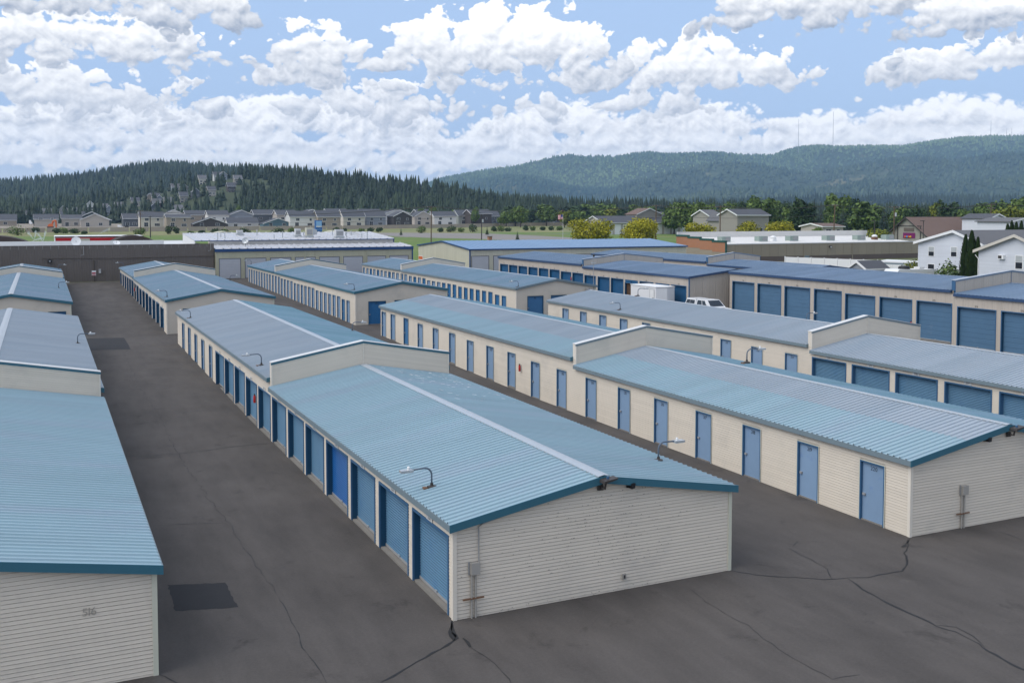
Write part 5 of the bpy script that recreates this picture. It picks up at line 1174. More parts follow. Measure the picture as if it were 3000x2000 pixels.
def leaves(rng, lobes, n, size, mat_, name='crown', up=.3):
    """leaf clumps through the volume of several lobes (cx,cy,cz,rx,ry,rz), thinner inside"""
    L = np.array(lobes); vol = L[:, 3]*L[:, 4]*L[:, 5]; idx = rng.choice(len(L), n, p=vol/vol.sum())
    d = rng.normal(size=(n, 3)); d /= np.linalg.norm(d, axis=1)[:, None]; r = rng.uniform(.25, 1., n)**.45
    wob = 1+.16*np.sin(d[:, 0]*7+idx)*np.cos(d[:, 2]*6+idx*2)
    c = L[idx, :3]+d*L[idx, 3:]*(r*wob)[:, None]
    nr = d+rng.normal(size=(n, 3))*.7+np.array([0, 0, up]); nr /= np.linalg.norm(nr, axis=1)[:, None]
    a = np.cross(nr, rng.normal(size=(n, 3))); a /= np.linalg.norm(a, axis=1)[:, None]; b = np.cross(nr, a); s = size*rng.uniform(.5, 1.2, n)[:, None]
    V = np.stack([c-a*s-b*s*.7, c+a*s-b*s*.5, c+a*s*.8+b*s*.8, c-a*s*.7+b*s*.7], 1).reshape(-1, 3)
    tone = np.repeat(np.clip(rng.normal(.45, .28, n)+.12*np.sin(c[:, 0]*1.3+c[:, 2]*1.1), 0, 1), 4)
    return mesh_np(name, V, np.arange(4*n).reshape(-1, 4), mat_, tone)
def trunk_mesh(rng, h, r, crown_r):
    b = MB(); b.tube([(0, 0, -.3), (rng.normal()*.1, rng.normal()*.1, h*.35), (rng.normal()*.2, rng.normal()*.2, h*.75)], [r, r*.7, r*.25], 8)
    for k in range(5):
        a = k*1.26+rng.uniform(0, .5); z0 = h*rng.uniform(.28, .5); e = Vector((math.cos(a), math.sin(a), 0))*crown_r*.7; b.tube([(0, 0, z0), (e.x*.5, e.y*.5, z0+h*.16), (e.x, e.y, z0+h*.26)], [r*.45, r*.28, r*.08], 6)
    return b.mesh('trunk', 'bark')
RNG = np.random.default_rng(11)
def broad(h, w, n, size, m, seed, flat=1.0):
    r = np.random.default_rng(seed); lobes = [(0, 0, h*.58, w*.36, w*.36, h*.36*flat)]
    for k in range(9):
        a = r.uniform(0, 6.28); q = r.uniform(.15, .34)*w; s = r.uniform(.16, .26)*w; lobes.append((math.cos(a)*q, math.sin(a)*q, h*r.uniform(.38, .84), s, s, s*.85*h/w))
    return leaves(r, lobes, n, size, m), trunk_mesh(r, h, h*.022+.06, w*.4)
PROTO = {}
for k, (h, w, n, s, m) in {'round': (9, 8, 1900, .42, 'leaf_green'), 'tall': (12, 8, 2100, .46, 'leaf_green'), 'dark': (11, 8, 2000, .46, 'leaf_dark'), 'lime': (8, 7, 1800, .40, 'leaf_lime'), 'red': (7, 6, 900, .32, 'leaf_red')}.items():
    PROTO[k] = [(broad(h, w, n, s, m, 100+17*j+len(k)), h, w) for j in range(3)]
def conifer_mesh(h, w, m, seed, n=1300, bare=.12):
    r = np.random.default_rng(seed); t = r.uniform(0, 1, n)**1.35; z = h*(bare+(1-bare)*t); lay = .78+.22*np.sin(t*26+r.uniform(0, 6)); rad = w/2*(1-t)**.85*lay*r.uniform(.35, 1.0, n)**.5
    a = r.uniform(0, 6.283, n); c = np.stack([np.cos(a)*rad, np.sin(a)*rad, z-rad*.25], 1); out = np.stack([np.cos(a), np.sin(a), -.35+0*a], 1); side = np.stack([-np.sin(a), np.cos(a), 0*a], 1)
    s = (h*.035)*r.uniform(.6, 1.3, n)[:, None]*(1.15-t)[:, None]
    V = np.stack([c-side*s*.8, c+side*s*.8, c+out*s*1.7+side*s*.3, c+out*s*1.7-side*s*.3], 1).reshape(-1, 3)
    cr = mesh_np('crown', V, np.arange(4*n).reshape(-1, 4), m, np.repeat(np.clip(r.normal(.4, .25, n), 0, 1), 4))
    return cr, MB().tube([(0, 0, -.3), (0, 0, h*.97)], [w*.05, .03], 6).mesh('trunk', 'bark')
for k, (h, w, m) in {'spruce': (11, 5.5, 'leaf_dark'), 'bluespruce': (9, 5.5, 'leaf_blue'), 'pine': (14, 5, 'leaf_pine')}.items():
    PROTO[k] = [(conifer_mesh(h, w, m, 300+j*7+len(k)), h, w) for j in range(2)]
NTREE = [0]
def tree(kind, p, h, label, group, w=None, name=None):
    (cr, tr), h0, w0 = PROTO[kind][NTREE[0] % len(PROTO[kind])]; NTREE[0] += 1
    t = thing(name or {'spruce': 'spruce_tree', 'bluespruce': 'spruce_tree', 'pine': 'pine_tree'}.get(kind, 'leafy_tree'), label, 'tree', p, group)
    sc_ = h/h0; sw = (w/w0) if w else sc_; rz = random.uniform(0, 6.28)
    link('crown', cr, t, p, rz, (sw, sw, sc_)); link('trunk', tr, t, p, rz, (sw, sw, sc_)); return t
def at_dist(x, d):
    dd = ray(x, HOR); dd.z = 0; q = dd.normalized()*(d/dd.normalized().dot(Vector((FW.x, FW.y, 0)).normalized())); return Vector((q.x, q.y, g(q.y)))
ORD = 'first second third fourth fifth sixth seventh eighth ninth tenth eleventh twelfth thirteenth fourteenth fifteenth sixteenth seventeenth eighteenth nineteenth twentieth'.split()
ORD += ['twenty-'+o for o in ORD[:9]]+['thirtieth']+['thirty-'+o for o in ORD[:9]]+['fortieth']+['forty-'+o for o in ORD[:9]]
# the tree line right of centre, photo x, top y, distance, kind, width px
TL = [(1510, 612, 600, 'round', 50), (1556, 609, 620, 'dark', 30), (1601, 596, 610, 'round', 52), (1640, 612, 640, 'red', 34), (1690, 598, 600, 'dark', 60), (1735, 596, 620, 'tall', 55), (1790, 594, 600, 'round', 50), (1822, 608, 560, 'dark', 36), (1862, 597, 580, 'round', 44), (1895, 600, 590, 'tall', 40),
      (1930, 606, 600, 'dark', 40), (1975, 590, 420, 'round', 64), (2012, 586, 400, 'tall', 50), (2040, 585, 390, 'tall', 40), (2062, 588, 400, 'round', 40), (2085, 590, 390, 'round', 36), (2110, 605, 360, 'dark', 50), (2140, 594, 420, 'tall', 44), (2175, 586, 410, 'dark', 36), (2205, 584, 420, 'round', 40), (2235, 577, 400, 'tall', 60), (2270, 580, 400, 'round', 50),
      (2305, 586, 380, 'dark', 44), (2345, 585, 340, 'dark', 60), (2385, 582, 350, 'spruce', 46), (2405, 600, 330, 'bluespruce', 40), (2455, 570, 420, 'tall', 60), (2490, 575, 430, 'dark', 44), (2470, 605, 330, 'bluespruce', 44), (2545, 588, 350, 'round', 100), (2590, 598, 330, 'bluespruce', 44), (2640, 600, 360, 'tall', 50), (2680, 606, 340, 'dark', 44), (2718, 604, 330, 'spruce', 36),
      (2742, 586, 360, 'lime', 40), (2770, 592, 360, 'dark', 60), (2750, 608, 320, 'bluespruce', 30), (2812, 604, 340, 'dark', 44), (2845, 608, 330, 'bluespruce', 36), (2880, 588, 380, 'round', 60), (2925, 580, 390, 'tall', 66), (2960, 606, 300, 'lime', 60), (2985, 570, 380, 'tall', 70), (3030, 574, 380, 'round', 60)]
for i, (x, yt, d, kind, w) in enumerate(TL):
    p = at_dist(x, d); h = (CAM_H+(HOR-yt)/2950*d)-p.z
    tree(kind, p, max(4, h), f'{ORD[i]} tree from the left in the long tree line beyond the yard', 'tree line beyond the yard', w/2950*d*1.35)
rr = random.Random(5); xs_ = sorted(rr.uniform(1480, 3020) for _ in range(34))
for i, x in enumerate(xs_):
    d = rr.uniform(300, 430) if x > 2030 else rr.uniform(520, 640); yt = rr.uniform(596, 622); p = at_dist(x, d)
    tree(rr.choice(['round', 'round', 'tall', 'dark', 'lime', 'spruce']), p, max(4, CAM_H+(HOR-yt)/2950*d-p.z), f'{ORD[i]} tree from the left in the lower rank of the tree line', 'lower rank of the tree line', rr.uniform(44, 74)/2950*d)
for i, (x, yt, d, w) in enumerate(((1270, 604, 640, 40), (1232, 608, 650, 26), (1392, 604, 650, 30), (1115, 608, 660, 22), (1335, 612, 690, 30), (700, 600, 700, 26))):
    p = at_dist(x, d); tree('round', p, CAM_H+(HOR-yt)/2950*d-p.z, f'{ORD[i]} leafy tree rising behind the new houses', 'leafy trees behind the new houses', w/2950*d)
# yellow street trees
def big_crown(x0, x1, yt, d, m, label, seed, ybase=705, n=5200, size=.21):
    c = (x0+x1)/2; p = at_dist(c, d); w = (x1-x0)/2950*d; h = CAM_H+(HOR-yt)/2950*d-p.z; (cr, tr) = broad(h, w, n, size, m, seed)
    t = thing('leafy_tree', label, 'tree', p, 'yellow street trees'); link('crown', cr, t, p); link('trunk', tr, t, p)
big_crown(1655, 1808, 640, 245, 'leaf_yellow', 'wide yellow-green tree behind the blue roof, left of a pair', 41); big_crown(1798, 1945, 639, 240, 'leaf_yellow', 'wide yellow-green tree behind the blue roof, right of a pair', 42)
big_crown(2005, 2118, 651, 265, 'leaf_yellow', 'yellow tree above the left of the white parapet', 43, n=3600); big_crown(2138, 2245, 645, 262, 'leaf_yellow', 'yellow tree above the middle of the white parapet', 44, n=3600); big_crown(2240, 2340, 645, 258, 'leaf_yellow', 'yellow tree left of the tall wooden pole behind the parapet', 45, n=3600)
big_crown(2365, 2420, 662, 262, 'leaf_green', 'low green tree behind the white parapet', 46, n=1200); big_crown(2545, 2610, 666, 230, 'leaf_lime', 'pale green bush between the parapet and the brown-roofed hall', 47, n=1200)
# clipped conifers by the white houses
def arbor(x, yt, v, w, label, seed):
    p = at(x, 760, 0, v); zb = g(p.y); h = at(x, yt, 0, v).z-zb; p = Vector((v, p.y, zb)); r = np.random.default_rng(seed); n = 2600; t_ = r.uniform(0, 1, n); rad = w/2*(1-t_**2.6)**.75*(.80+.2*np.sin(r.uniform(0, 6.28, n)*3))*r.uniform(.75, 1., n); a = r.uniform(0, 6.28, n)
    c = np.stack([np.cos(a)*rad, np.sin(a)*rad, t_*h], 1); upv = np.stack([np.cos(a)*.25, np.sin(a)*.25, 1+0*a], 1); sd_ = np.stack([-np.sin(a), np.cos(a), 0*a], 1); s = .16*r.uniform(.6, 1.3, n)[:, None]
    V = np.stack([c-sd_*s*.6, c+sd_*s*.6, c+upv*s*2+sd_*s*.2, c+upv*s*2-sd_*s*.2], 1).reshape(-1, 3)
    t = thing('arborvitae', label, 'tree', p, 'tall clipped conifers by the white houses'); link('crown', mesh_np('crown', V, np.arange(4*n).reshape(-1, 4), 'leaf_arbor', np.repeat(np.clip(r.normal(.4, .3, n), 0, 1), 4)), t, p)
    MB().tube([(p.x, p.y, p.z-.2), (p.x, p.y, p.z+h*.9)], [w*.30, w*.1], 8).build('trunk', 'leaf_arbor_core', t)
MT['leaf_arbor_core'] = MT['leaf_arbor']
arbor(2828, 694, 107.5, 1.7, 'left stem of the tall dark clipped conifers by the white house', 61); arbor(2846, 682, 107, 2.0, 'tallest middle stem of the dark clipped conifers', 62); arbor(2864, 702, 107.3, 1.4, 'right stem of the tall dark clipped conifers by the white house', 63)
for i, (x, yt, v) in enumerate(((2950, 660, 150), (2962, 652, 152), (2975, 655, 151), (2990, 652, 153))): arbor(x, yt, v, 2.0, f'{ORD[i]} small dark conifer from the left behind the grey roof at the right edge', 70+i)
def bush(p, h, w, m, label, seed, group='shrubs', n=500, size=.16):
    r = np.random.default_rng(seed); lobes = [(0, 0, h*.45, w*.4, w*.4, h*.5)]+[(r.uniform(-.3, .3)*w, r.uniform(-.2, .2)*w, h*r.uniform(.3, .6), w*.25, w*.25, h*.38) for k in range(5)]
    t = thing('shrub', label, 'shrub', p, group); link('foliage', leaves(r, lobes, n, size, m), t, p); MB().tube([(p.x, p.y, p.z-.1), (p.x, p.y, p.z+h*.5)], [w*.05, w*.02], 6).build('stem', 'bark', t)
for i, (x, yt, v, w, m) in enumerate(((2782, 757, 110, 4.2, 'leaf_green'), (2790, 785, 106, 4.2, 'leaf_dark'), (2672, 756, 114, 4.0, 'leaf_lime'), (2650, 782, 112, 2.4, 'leaf_green'))):
    q = at(x, yt, 0, v); bush(Vector((v, q.y, g(q.y))), q.z-g(q.y), w, m, ('green shrub against the white house wall', 'dark shrub below the carport end', 'yellow-green shrub at the corner of the white house', 'small green shrub under the carport')[i], 80+i, 'shrubs by the white house', 900)
# meadow shrubs in front of the tan wall
for i, (x, yb, h, w) in enumerate(((52, 690, 34, 70), (104, 682, 18, 24), (165, 684, 18, 30), (186, 684, 20, 34), (220, 684, 16, 32), (246, 686, 10, 20), (407, 690, 24, 44), (493, 686, 30, 24), (516, 684, 22, 22), (560, 688, 12, 20), (590, 686, 12, 26), (630, 684, 16, 36), (655, 684, 14, 34), (718, 686, 20, 36), (812, 684, 18, 42), (853, 684, 18, 22), (985, 680, 16, 26), (1010, 678, 10, 16), (1058, 680, 12, 22), (1085, 680, 14, 22), (1110, 680, 15, 24), (1235, 683, 24, 40), (1290, 680, 14, 24), (1320, 680, 20, 38), (1352, 680, 15, 24), (1385, 680, 26, 32), (1446, 678, 16, 24), (1470, 678, 20, 34), (1488, 678, 13, 24), (1540, 676, 18, 22), (1560, 676, 14, 18), (1590, 675, 12, 24), (1615, 675, 13, 24), (1640, 675, 14, 26))):
    p = gr(x, yb); k = depth(p)/2950; bush(p, h*k, w*k, 'leaf_dark' if i % 3 else 'leaf_green', f'{ORD[i]} dark shrub from the left in the meadow before the tan wall', 200+i, 'shrubs in the meadow', 420, .22*max(1, h*k/4))
for i, (x, yb, yt) in enumerate(((1516, 703, 676), (1175, 690, 668), (1427, 688, 662))):
    p = gr(x, yb); k = depth(p)/2950; tree('spruce', p, (yb-yt)*k, ('young spruce standing alone on the lawn', 'thin sapling by the green utility box', 'thin young conifer by the middle poles')[i], 'young trees on the lawn')

# ------------------------------------------------------------------ hills, forest, mountains
def interp(pts, x): return float(np.interp(x, [p[0] for p in pts], [p[1] for p in pts]))
RA = [(-500, 545), (-200, 536), (0, 528), (100, 521), (200, 512), (300, 498), (400, 481), (480, 473), (560, 477), (700, 485), (820, 487), (900, 497), (1000, 515), (1200, 545), (1400, 575)]
RB = [(-500, 600), (0, 585), (200, 568), (350, 552), (480, 528), (560, 507), (640, 491), (740, 487), (860, 491), (950, 502), (1050, 508), (1120, 516), (1200, 523), (1300, 535), (1400, 556), (1500, 571), (1600, 579), (1750, 584), (1950, 588), (2150, 593), (2400, 600), (2700, 606), (3300, 610)]
RC = [(1700, 600), (1900, 590), (2050, 583), (2200, 575), (2400, 568), (2600, 566), (2800, 567), (3000, 570), (3400, 572)]
RM = [(1100, 560), (1230, 546), (1300, 520), (1400, 503), (1500, 484), (1600, 459), (1660, 449), (1700, 452), (1740, 456), (1800, 459), (1860, 450), (1900, 446), (1950, 452), (2000, 449), (2060, 447), (2100, 447), (2200, 454), (2260, 455), (2330, 432), (2400, 427), (2460, 430), (2520, 428), (2640, 428), (2720, 415), (2800, 405), (2900, 399), (3000, 397), (3200, 390), (3500, 400), (3900, 430)]
M('forest_floor', (.045, .060, .025), .95, var=.25, vscale=.03, col2=(.16, .13, .06), c2s=.011, c2t=(.60, .72)); M('mountain', (.042, .066, .034), .95, var=.35, vscale=.004, col2=(.16, .15, .075), c2s=.0035, c2t=(.60, .70))
def hill(name, prof, d0, d1, lift, m, nx=90, ny=26, x0=-500, x1=3500, rough=0., seed=1, back=.35, pw=1.0, spur=0.):
    """terrain that climbs from distance d0 to its crest at d1; the crest follows the skyline"""
    r = np.random.default_rng(seed); ph = r.uniform(0, 6.28, 12); b = MB(); H = np.zeros((ny+1, nx+1)); XY = np.zeros((ny+1, nx+1, 2))
    for j in range(ny+1):
        t = j/ny*(1+back)
        d = d0+(d1-d0)*t
        for i in range(nx+1):
            x = x0+(x1-x0)*i/nx; dd = ray(x, HOR); e = Vector((dd.x, dd.y)); f = Vector((FW.x, FW.y)).normalized(); e = e/(e.normalized().dot(f)*e.length)*d
            zc = CAM_H+(HOR-interp(prof, x))/2950*d1-lift
            zb = g(e.y); s = min(t, 1.0); s = (s*s*(3-2*s))**pw; dn = max(0, t-1)/back
            n = sum(math.sin(x*.0035*(k+1)*1.7+ph[k]+t*3.1*(k+1)*.5)*math.cos(t*4.3*(k+1)*.6+ph[k+6])/(k+1.3) for k in range(5))
            sp = 0
            if spur:
                for k in range(4):
                    w_ = 260/(k+1)**1.1; q = x/w_+ph[k]+t*(1.2+.6*k)*math.sin(ph[k+3])+.6*math.sin(x/430+ph[k+2]); sp += (1-abs(2*(q/6.283 % 1)-1)*2)/(k+1.2)
                sp *= math.sin(min(t, 1)*math.pi)**.8
            z = zb+(zc-zb)*(s-.5*dn)+rough*n*math.sin(min(t, 1)*math.pi)+spur*sp
            cap_ = CAM_H+(HOR-interp(prof, x))/2950*d-lift
            if t < 1: z = min(z, cap_-(1-t)*6)
            b.v.append((e.x, e.y, max(z, zb-1.5)))
    for j in range(ny):
        for i in range(nx): k = j*(nx+1)+i; b.f.append((k, k+1, k+nx+2, k+nx+1))
    me = b.mesh(name, m, True); o = link(name, me); tag(o, kind='structure')
    P = np.array(b.v).reshape(ny+1, nx+1, 3)
    def sample(fi, fj):
        i0, j0 = np.clip(fi.astype(int), 0, nx-1), np.clip(fj.astype(int), 0, ny-1); a, c = (fi-i0)[:, None], (fj-j0)[:, None]
        return P[j0, i0]*(1-a)*(1-c)+P[j0, i0+1]*a*(1-c)+P[j0+1, i0]*(1-a)*c+P[j0+1, i0+1]*a*c
    return o, sample, nx, ny
def forest(name, label, sample, nx, ny, n, hgt, wid, mat_, seed, jmax=1.0, jmin=.02, keep=None, sides=6, tiers=3, jag=.25, jpow=.8):
    r = np.random.default_rng(seed); fi = r.uniform(0, nx, n); fj = (jmin+(jmax-jmin)*r.uniform(0, 1, n)**jpow)*ny; pos = sample(fi, fj)
    if keep is not None: k = keep(pos, fi/nx, fj/ny, r); pos = pos[k]; n = len(pos)
    H = hgt*(.45+.85*r.uniform(0, 1, n)**1.3); W = wid*r.uniform(.7, 1.25, n); big = max(1., hgt/6.)*(6. if tiers == 1 else 1.); tone = np.clip(r.normal(.38, .24, n)+.30*np.sin(pos[:, 0]*.03/big+1.7*np.sin(pos[:, 1]*.013/big))*np.cos(pos[:, 1]*.021/big+pos[:, 2]*.02), 0, 1); V = []; Fc = []; T = []; base = 0
    for k in range(tiers):
        zb = H*(.06+.27*k); zt = H*(.48+.52*(k+1)/tiers) if k < tiers-1 else H; rr = W/2*(1-.27*k)
        ap = pos+np.stack([0*H, 0*H, zt], 1); ring = []
        for s in range(sides):
            a = 2*math.pi*s/sides+r.uniform(0, 1, n)*.9; q = rr*(1-jag+2*jag*r.uniform(0, 1, n)); ring.append(pos+np.stack([np.cos(a)*q, np.sin(a)*q, zb+H*.05*r.normal(size=n)], 1))
        blk = np.stack(ring+[ap], 1); V.append(blk.reshape(-1, 3)); m = sides+1; o = base+np.arange(n)*m
        for s in range(sides): Fc.append(np.stack([o+s, o+(s+1) % sides, o+sides], 1))
        T.append(np.repeat(tone, m)); base += n*m
    me = mesh_np(name, np.concatenate(V), np.concatenate(Fc), mat_, np.concatenate(T), 3); o = link(name, me); tag(o, label, 'forest', kind='stuff'); return o
leaf_mat('pine_far', (.006, .016, .010), (.036, .056, .026)); leaf_mat('pine_mid', (.008, .020, .013), (.042, .064, .034)); leaf_mat('mount_tree', (.010, .036, .030), (.14, .20, .075))  # the mountain range of tones has haze blue and sunlit green painted in
oA, sA, nxA, nyA = hill('far_hill', RA, 1000, 1900, 13, 'forest_floor', x1=1600, rough=6, seed=2, spur=9)
forest('conifer_forest', 'dense conifer forest on the far wooded hill at left', sA, nxA, nyA, 11000, 16, 7.0, 'pine_mid', 5, 1.06, .05, tiers=2)
oB, sB, nxB, nyB = hill('near_hill', RB, 690, 980, 11.5, 'forest_floor', rough=2.5, seed=3)
def keepB(pos, fi, fj, r):
    x = -500+fi*4000; clear = ((x > 60) & (x < 700) & (fj > .15) & (fj < .75)); gap = (x > 640) & (x < 800) & (fj > .45) & (fj < .62)
    return (~clear | (r.uniform(0, 1, len(x)) < .22)) & (~gap | (r.uniform(0, 1, len(x)) < .25))
forest('conifer_forest', 'dark conifer forest on the near ridge behind the new houses', sB, nxB, nyB, 9500, 13.5, 5.4, 'pine_far', 6, 1.05, .0, keepB, 7, 3)
oC, sC, nxC, nyC = hill('valley_rise', RC, 1900, 2500, 17, 'forest_floor', x0=1500, x1=3500, nx=60, ny=10)
forest('conifer_forest', 'band of distant conifers at the foot of the mountains', sC, nxC, nyC, 5000, 19, 8, 'pine_mid', 7, 1.05, .3, tiers=2)
def keepM(pos, fi, fj, r):
    n = np.sin(pos[:, 0]*.0052+1.3*np.sin(pos[:, 1]*.004))+np.sin(pos[:, 1]*.0066+pos[:, 0]*.0021)
    return r.uniform(0, 1, len(pos)) > .5*(n > .35)
leaf_mat('mount_a', (.012, .040, .038), (.095, .145, .080)); leaf_mat('mount_b', (.018, .050, .040), (.17, .23, .095)); leaf_mat('mount_c', (.012, .034, .028), (.10, .135, .070))  # sunlit patches and bluish shade are painted into these tree colours
for nm, prof, d0, d1, x0, x1, nx, mt, n, sd_, lb in (
    ('far_mountain', RM, 4300, 5600, 1000, 3900, 200, 'mount_b', 30000, 5, 'forest on the farthest blue-green mountain crest'),
    ('mountain_spur', [(1000, 600), (1150, 582), (1280, 556), (1400, 528), (1480, 512), (1560, 517), (1680, 548), (1790, 552), (1880, 575), (2000, 600)], 3900, 4700, 1000, 2050, 90, 'mount_a', 8000, 6, 'forest on the left shoulder of the mountains'),
    ('mountain_spur', [(1600, 600), (1720, 575), (1830, 540), (1920, 512), (2010, 486), (2090, 472), (2170, 470), (2260, 486), (2350, 505), (2460, 492), (2570, 470), (2680, 458), (2800, 470), (2900, 452), (3020, 446), (3200, 452), (3500, 440), (3900, 470)], 3500, 4300, 1600, 3900, 150, 'mount_c', 15000, 7, 'forest on the middle shoulder of the mountains'),
    ('foothill', [(1850, 600), (1980, 580), (2080, 560), (2180, 552), (2300, 560), (2420, 546), (2540, 528), (2640, 522), (2740, 538), (2840, 520), (2960, 512), (3080, 524), (3300, 515), (3700, 540)], 2800, 3400, 1850, 3700, 110, 'mount_c', 8000, 8, 'open woods on the foothills below the mountains')):
    o_, s_m, nxm, nym = hill(nm, prof, d0, d1, 11, 'mountain', nx=nx, ny=30, x0=x0, x1=x1, rough=10, seed=sd_, pw=.75, spur=38)
    forest('mountain_forest', lb, s_m, nxm, nym, n, 17, 14, mt, sd_+20, 1.04, .02, keepM, 5, 1, .3, .85)
# houses on the wooded slope
HP = [(265, 549, .52, 'white'), (90, 590, .3, 'beige'), (138, 588, .32, 'tan'), (187, 571, .42, 'beige'), (228, 583, .33, 'grey'), (190, 600, .2, 'char'), (215, 603, .18, 'char'), (255, 606, .16, 'grey'), (305, 570, .42, 'tan'), (320, 577, .36, 'grey'), (350, 560, .46, 'stone'), (398, 542, .56, 'beige'), (440, 535, .6, 'tan'), (458, 538, .58, 'stone'), (460, 555, .45, 'brown'), (468, 545, .52, 'grey'), (495, 556, .44, 'cream'), (540, 552, .48, 'stone'), (575, 552, .5, 'char'), (622, 552, .5, 'beige'), (517, 520, .72, 'grey'), (540, 527, .66, 'stone'), (596, 507, .85, 'cream'), (640, 497, .92, 'white'), (656, 502, .88, 'grey'), (680, 545, .58, 'brown'), (525, 588, .24, 'beige'), (455, 572, .36, 'char'), (700, 520, .72, 'stone')]
for i, (x, y, fj, w) in enumerate(HP):
    q = sB(np.array([(x+500)/4000*nxB]), np.array([fj/1.0*nyB/1.35]))[0]; d = depth(q); s = d/2950
    house(q[0]-11*s, q[0]+11*s, q[1], q[1]+9, q[2]-2, q[2]+5.2, q[2]+8.2, 'paint_'+w, 'shingle' if i % 2 else 'shingle_grey', f'{ORD[i]} house from the list of small homes on the wooded left slope' if False else f'small {w.replace("char","charcoal")} house on the wooded slope, {ORD[i]} going up and right', 'u' if i % 3 else 'v', W2[:3], 'houses on the wooded slope', .5)
# masts on the mountain skyline
for i, (x, yt, d) in enumerate(((2336, 352, 5000), (2437, 330, 5000), (2897, 355, 5000), (2943, 378, 5000), (2958, 378, 5000))):
    e = at_dist(x, d); zb = CAM_H+(HOR-interp(RM, x))/2950*d-30; zt = CAM_H+(HOR-yt)/2950*d; t = thing('radio_mast', f'{ORD[i]} thin radio mast from the left on the mountain skyline', 'mast', (e.x, e.y, zb), 'radio masts on the skyline'); MB().tube([(e.x, e.y, zb), (e.x, e.y, zt)], [1.1, .7], 5).build('lattice', 'grey_metal', t)

# ------------------------------------------------------------------ poles, wires, sign, flag, sprinklers, machines
M('pole_wood', (.13, .085, .055), .9, var=.2, vscale=.5); M('wire', (.03, .03, .03), .6); M('insul', (.4, .42, .44), .4)
POLES = {}
def pole(key, x, yt, yb, label, lean=0, arms=((.3, 2.4),), d=None, m='pole_wood', trans=False):
    p = gr(x, yb) if d is None else at_dist(x, d); k = depth(p)/2950; h = CAM_H+(HOR-yt)*k-p.z; t = thing('utility_pole', label, 'pole', p, 'utility poles'); top = Vector((p.x+lean*h*RT.x, p.y+lean*h*RT.y, p.z+h))
    MB().tube([(p.x, p.y, p.z-.4), top], [.20, .13], 8).build('pole', m, t); rt = Vector((RT.x, RT.y, 0)).normalized(); pts = []
    for dz, w in arms:
        a = top-Vector((0, 0, dz)); b = MB(); s = rt*w/2; f = Vector((-rt.y, rt.x, 0))*.06; b.prism([a-s-f, a+s-f, a+s+f, a-s+f], (0, 0, .14)); ar = b.build('crossarm', m, t)
        for q in (-1, -.45, .45, 1): c = a+s*q*.95; MB().lathe([(.05, .14), (.07, .2), (.03, .32)], c, 6).build('insulator', 'insul', ar); pts.append(c+Vector((0, 0, .3)))
    if trans: c = top+rt*.4-Vector((0, 0, 2.2)); MB().lathe([(.28, -.5), (.3, -.45), (.3, .45), (.2, .55)], c, 10).build('transformer', 'insul', t)
    POLES[key] = pts; return t
pole('a', 412, 617, 690, 'brown utility pole by the dark arched roof, left of two', arms=((.3, 2.6), (1.5, 2.2))); pole('b', 441, 633, 697, 'darker utility pole right of the brown one', arms=((.3, 1.2),), m='dark_metal'); pole('c', 1263, 604, 710, 'tall brown utility pole standing left of the long blue roof', .014, ((.4, 2.6),)); pole('d', 1411, 628, 703, 'dark pole with a transformer left of the brick kiosk', arms=((.3, 1.2),), trans=True, m='dark_metal')
pole('e', 1921, 600, 688, 'brown utility pole before the garage block', .012, ((.4, 2.4),), 300); pole('f', 2110, 602, 668, 'pole with two grey crossarms right of the garage block', 0, ((.5, 3.0), (1.6, 3.0)), 290); pole('g', 2442, 599, 680, 'leaning brown pole behind the white shop parapet', .03, ((.4, 1.6),), 275); pole('h', 2620, 606, 670, 'pole with a white transformer left of the brown-roofed hall', 0, ((.2, 3.0),), 280, trans=True); pole('i', 2900, 597, 650, 'reddish pole behind the brown shingle roof at right', .03, ((.3, 2.2), (1.4, 2.2)), 290)
pole('z', -420, 600, 690, 'utility pole beyond the left edge carrying the wires', arms=((.3, 2.6), (1.5, 2.2)), d=400); pole('y', 3400, 598, 690, 'utility pole beyond the right edge carrying the wires', arms=((.3, 2.6), (1.5, 2.2)), d=300)
NW = [0]
def wire(a, b, sag, r=.028):
    n = 14; P = [a.lerp(b, i/n)-Vector((0, 0, sag*4*(i/n)*(1-i/n))) for i in range(n+1)]; t = MB().tube(P, r, 4).build('power_line', 'wire'); NW[0] += 1
    tag(t, f'{ORD[NW[0]-1]} thin overhead power line strung between the utility poles', 'power line', 'overhead power lines')
for a, b, sg_, ids in (('z', 'a', 1.2, (0, 1, 2, 3, 4, 7)), ('a', 'c', 2.2, (0, 1, 2, 3)), ('c', 'e', 1.8, (0, 1, 2, 3)), ('e', 'f', .8, (0, 1, 2, 3)), ('f', 'g', .9, (0, 1, 2, 3)), ('g', 'h', .7, (0, 1, 2)), ('h', 'i', .9, (0, 1, 2, 3)), ('i', 'y', 1.0, (0, 1, 2, 3)), ('a', 'b', .1, (0,)), ('b', 'd', 2.5, (0, 1))):
    for k in ids: wire(POLES[a][k % len(POLES[a])], POLES[b][k % len(POLES[b])], sg_)
# lower lines
wire(POLES['e'][1]-Vector((0, 0, 3)), POLES['g'][1]-Vector((0, 0, 2.6)), 1.0, .04); wire(POLES['g'][1]-Vector((0, 0, 2.6)), POLES['i'][1]-Vector((0, 0, 2.6)), 1.0, .04)
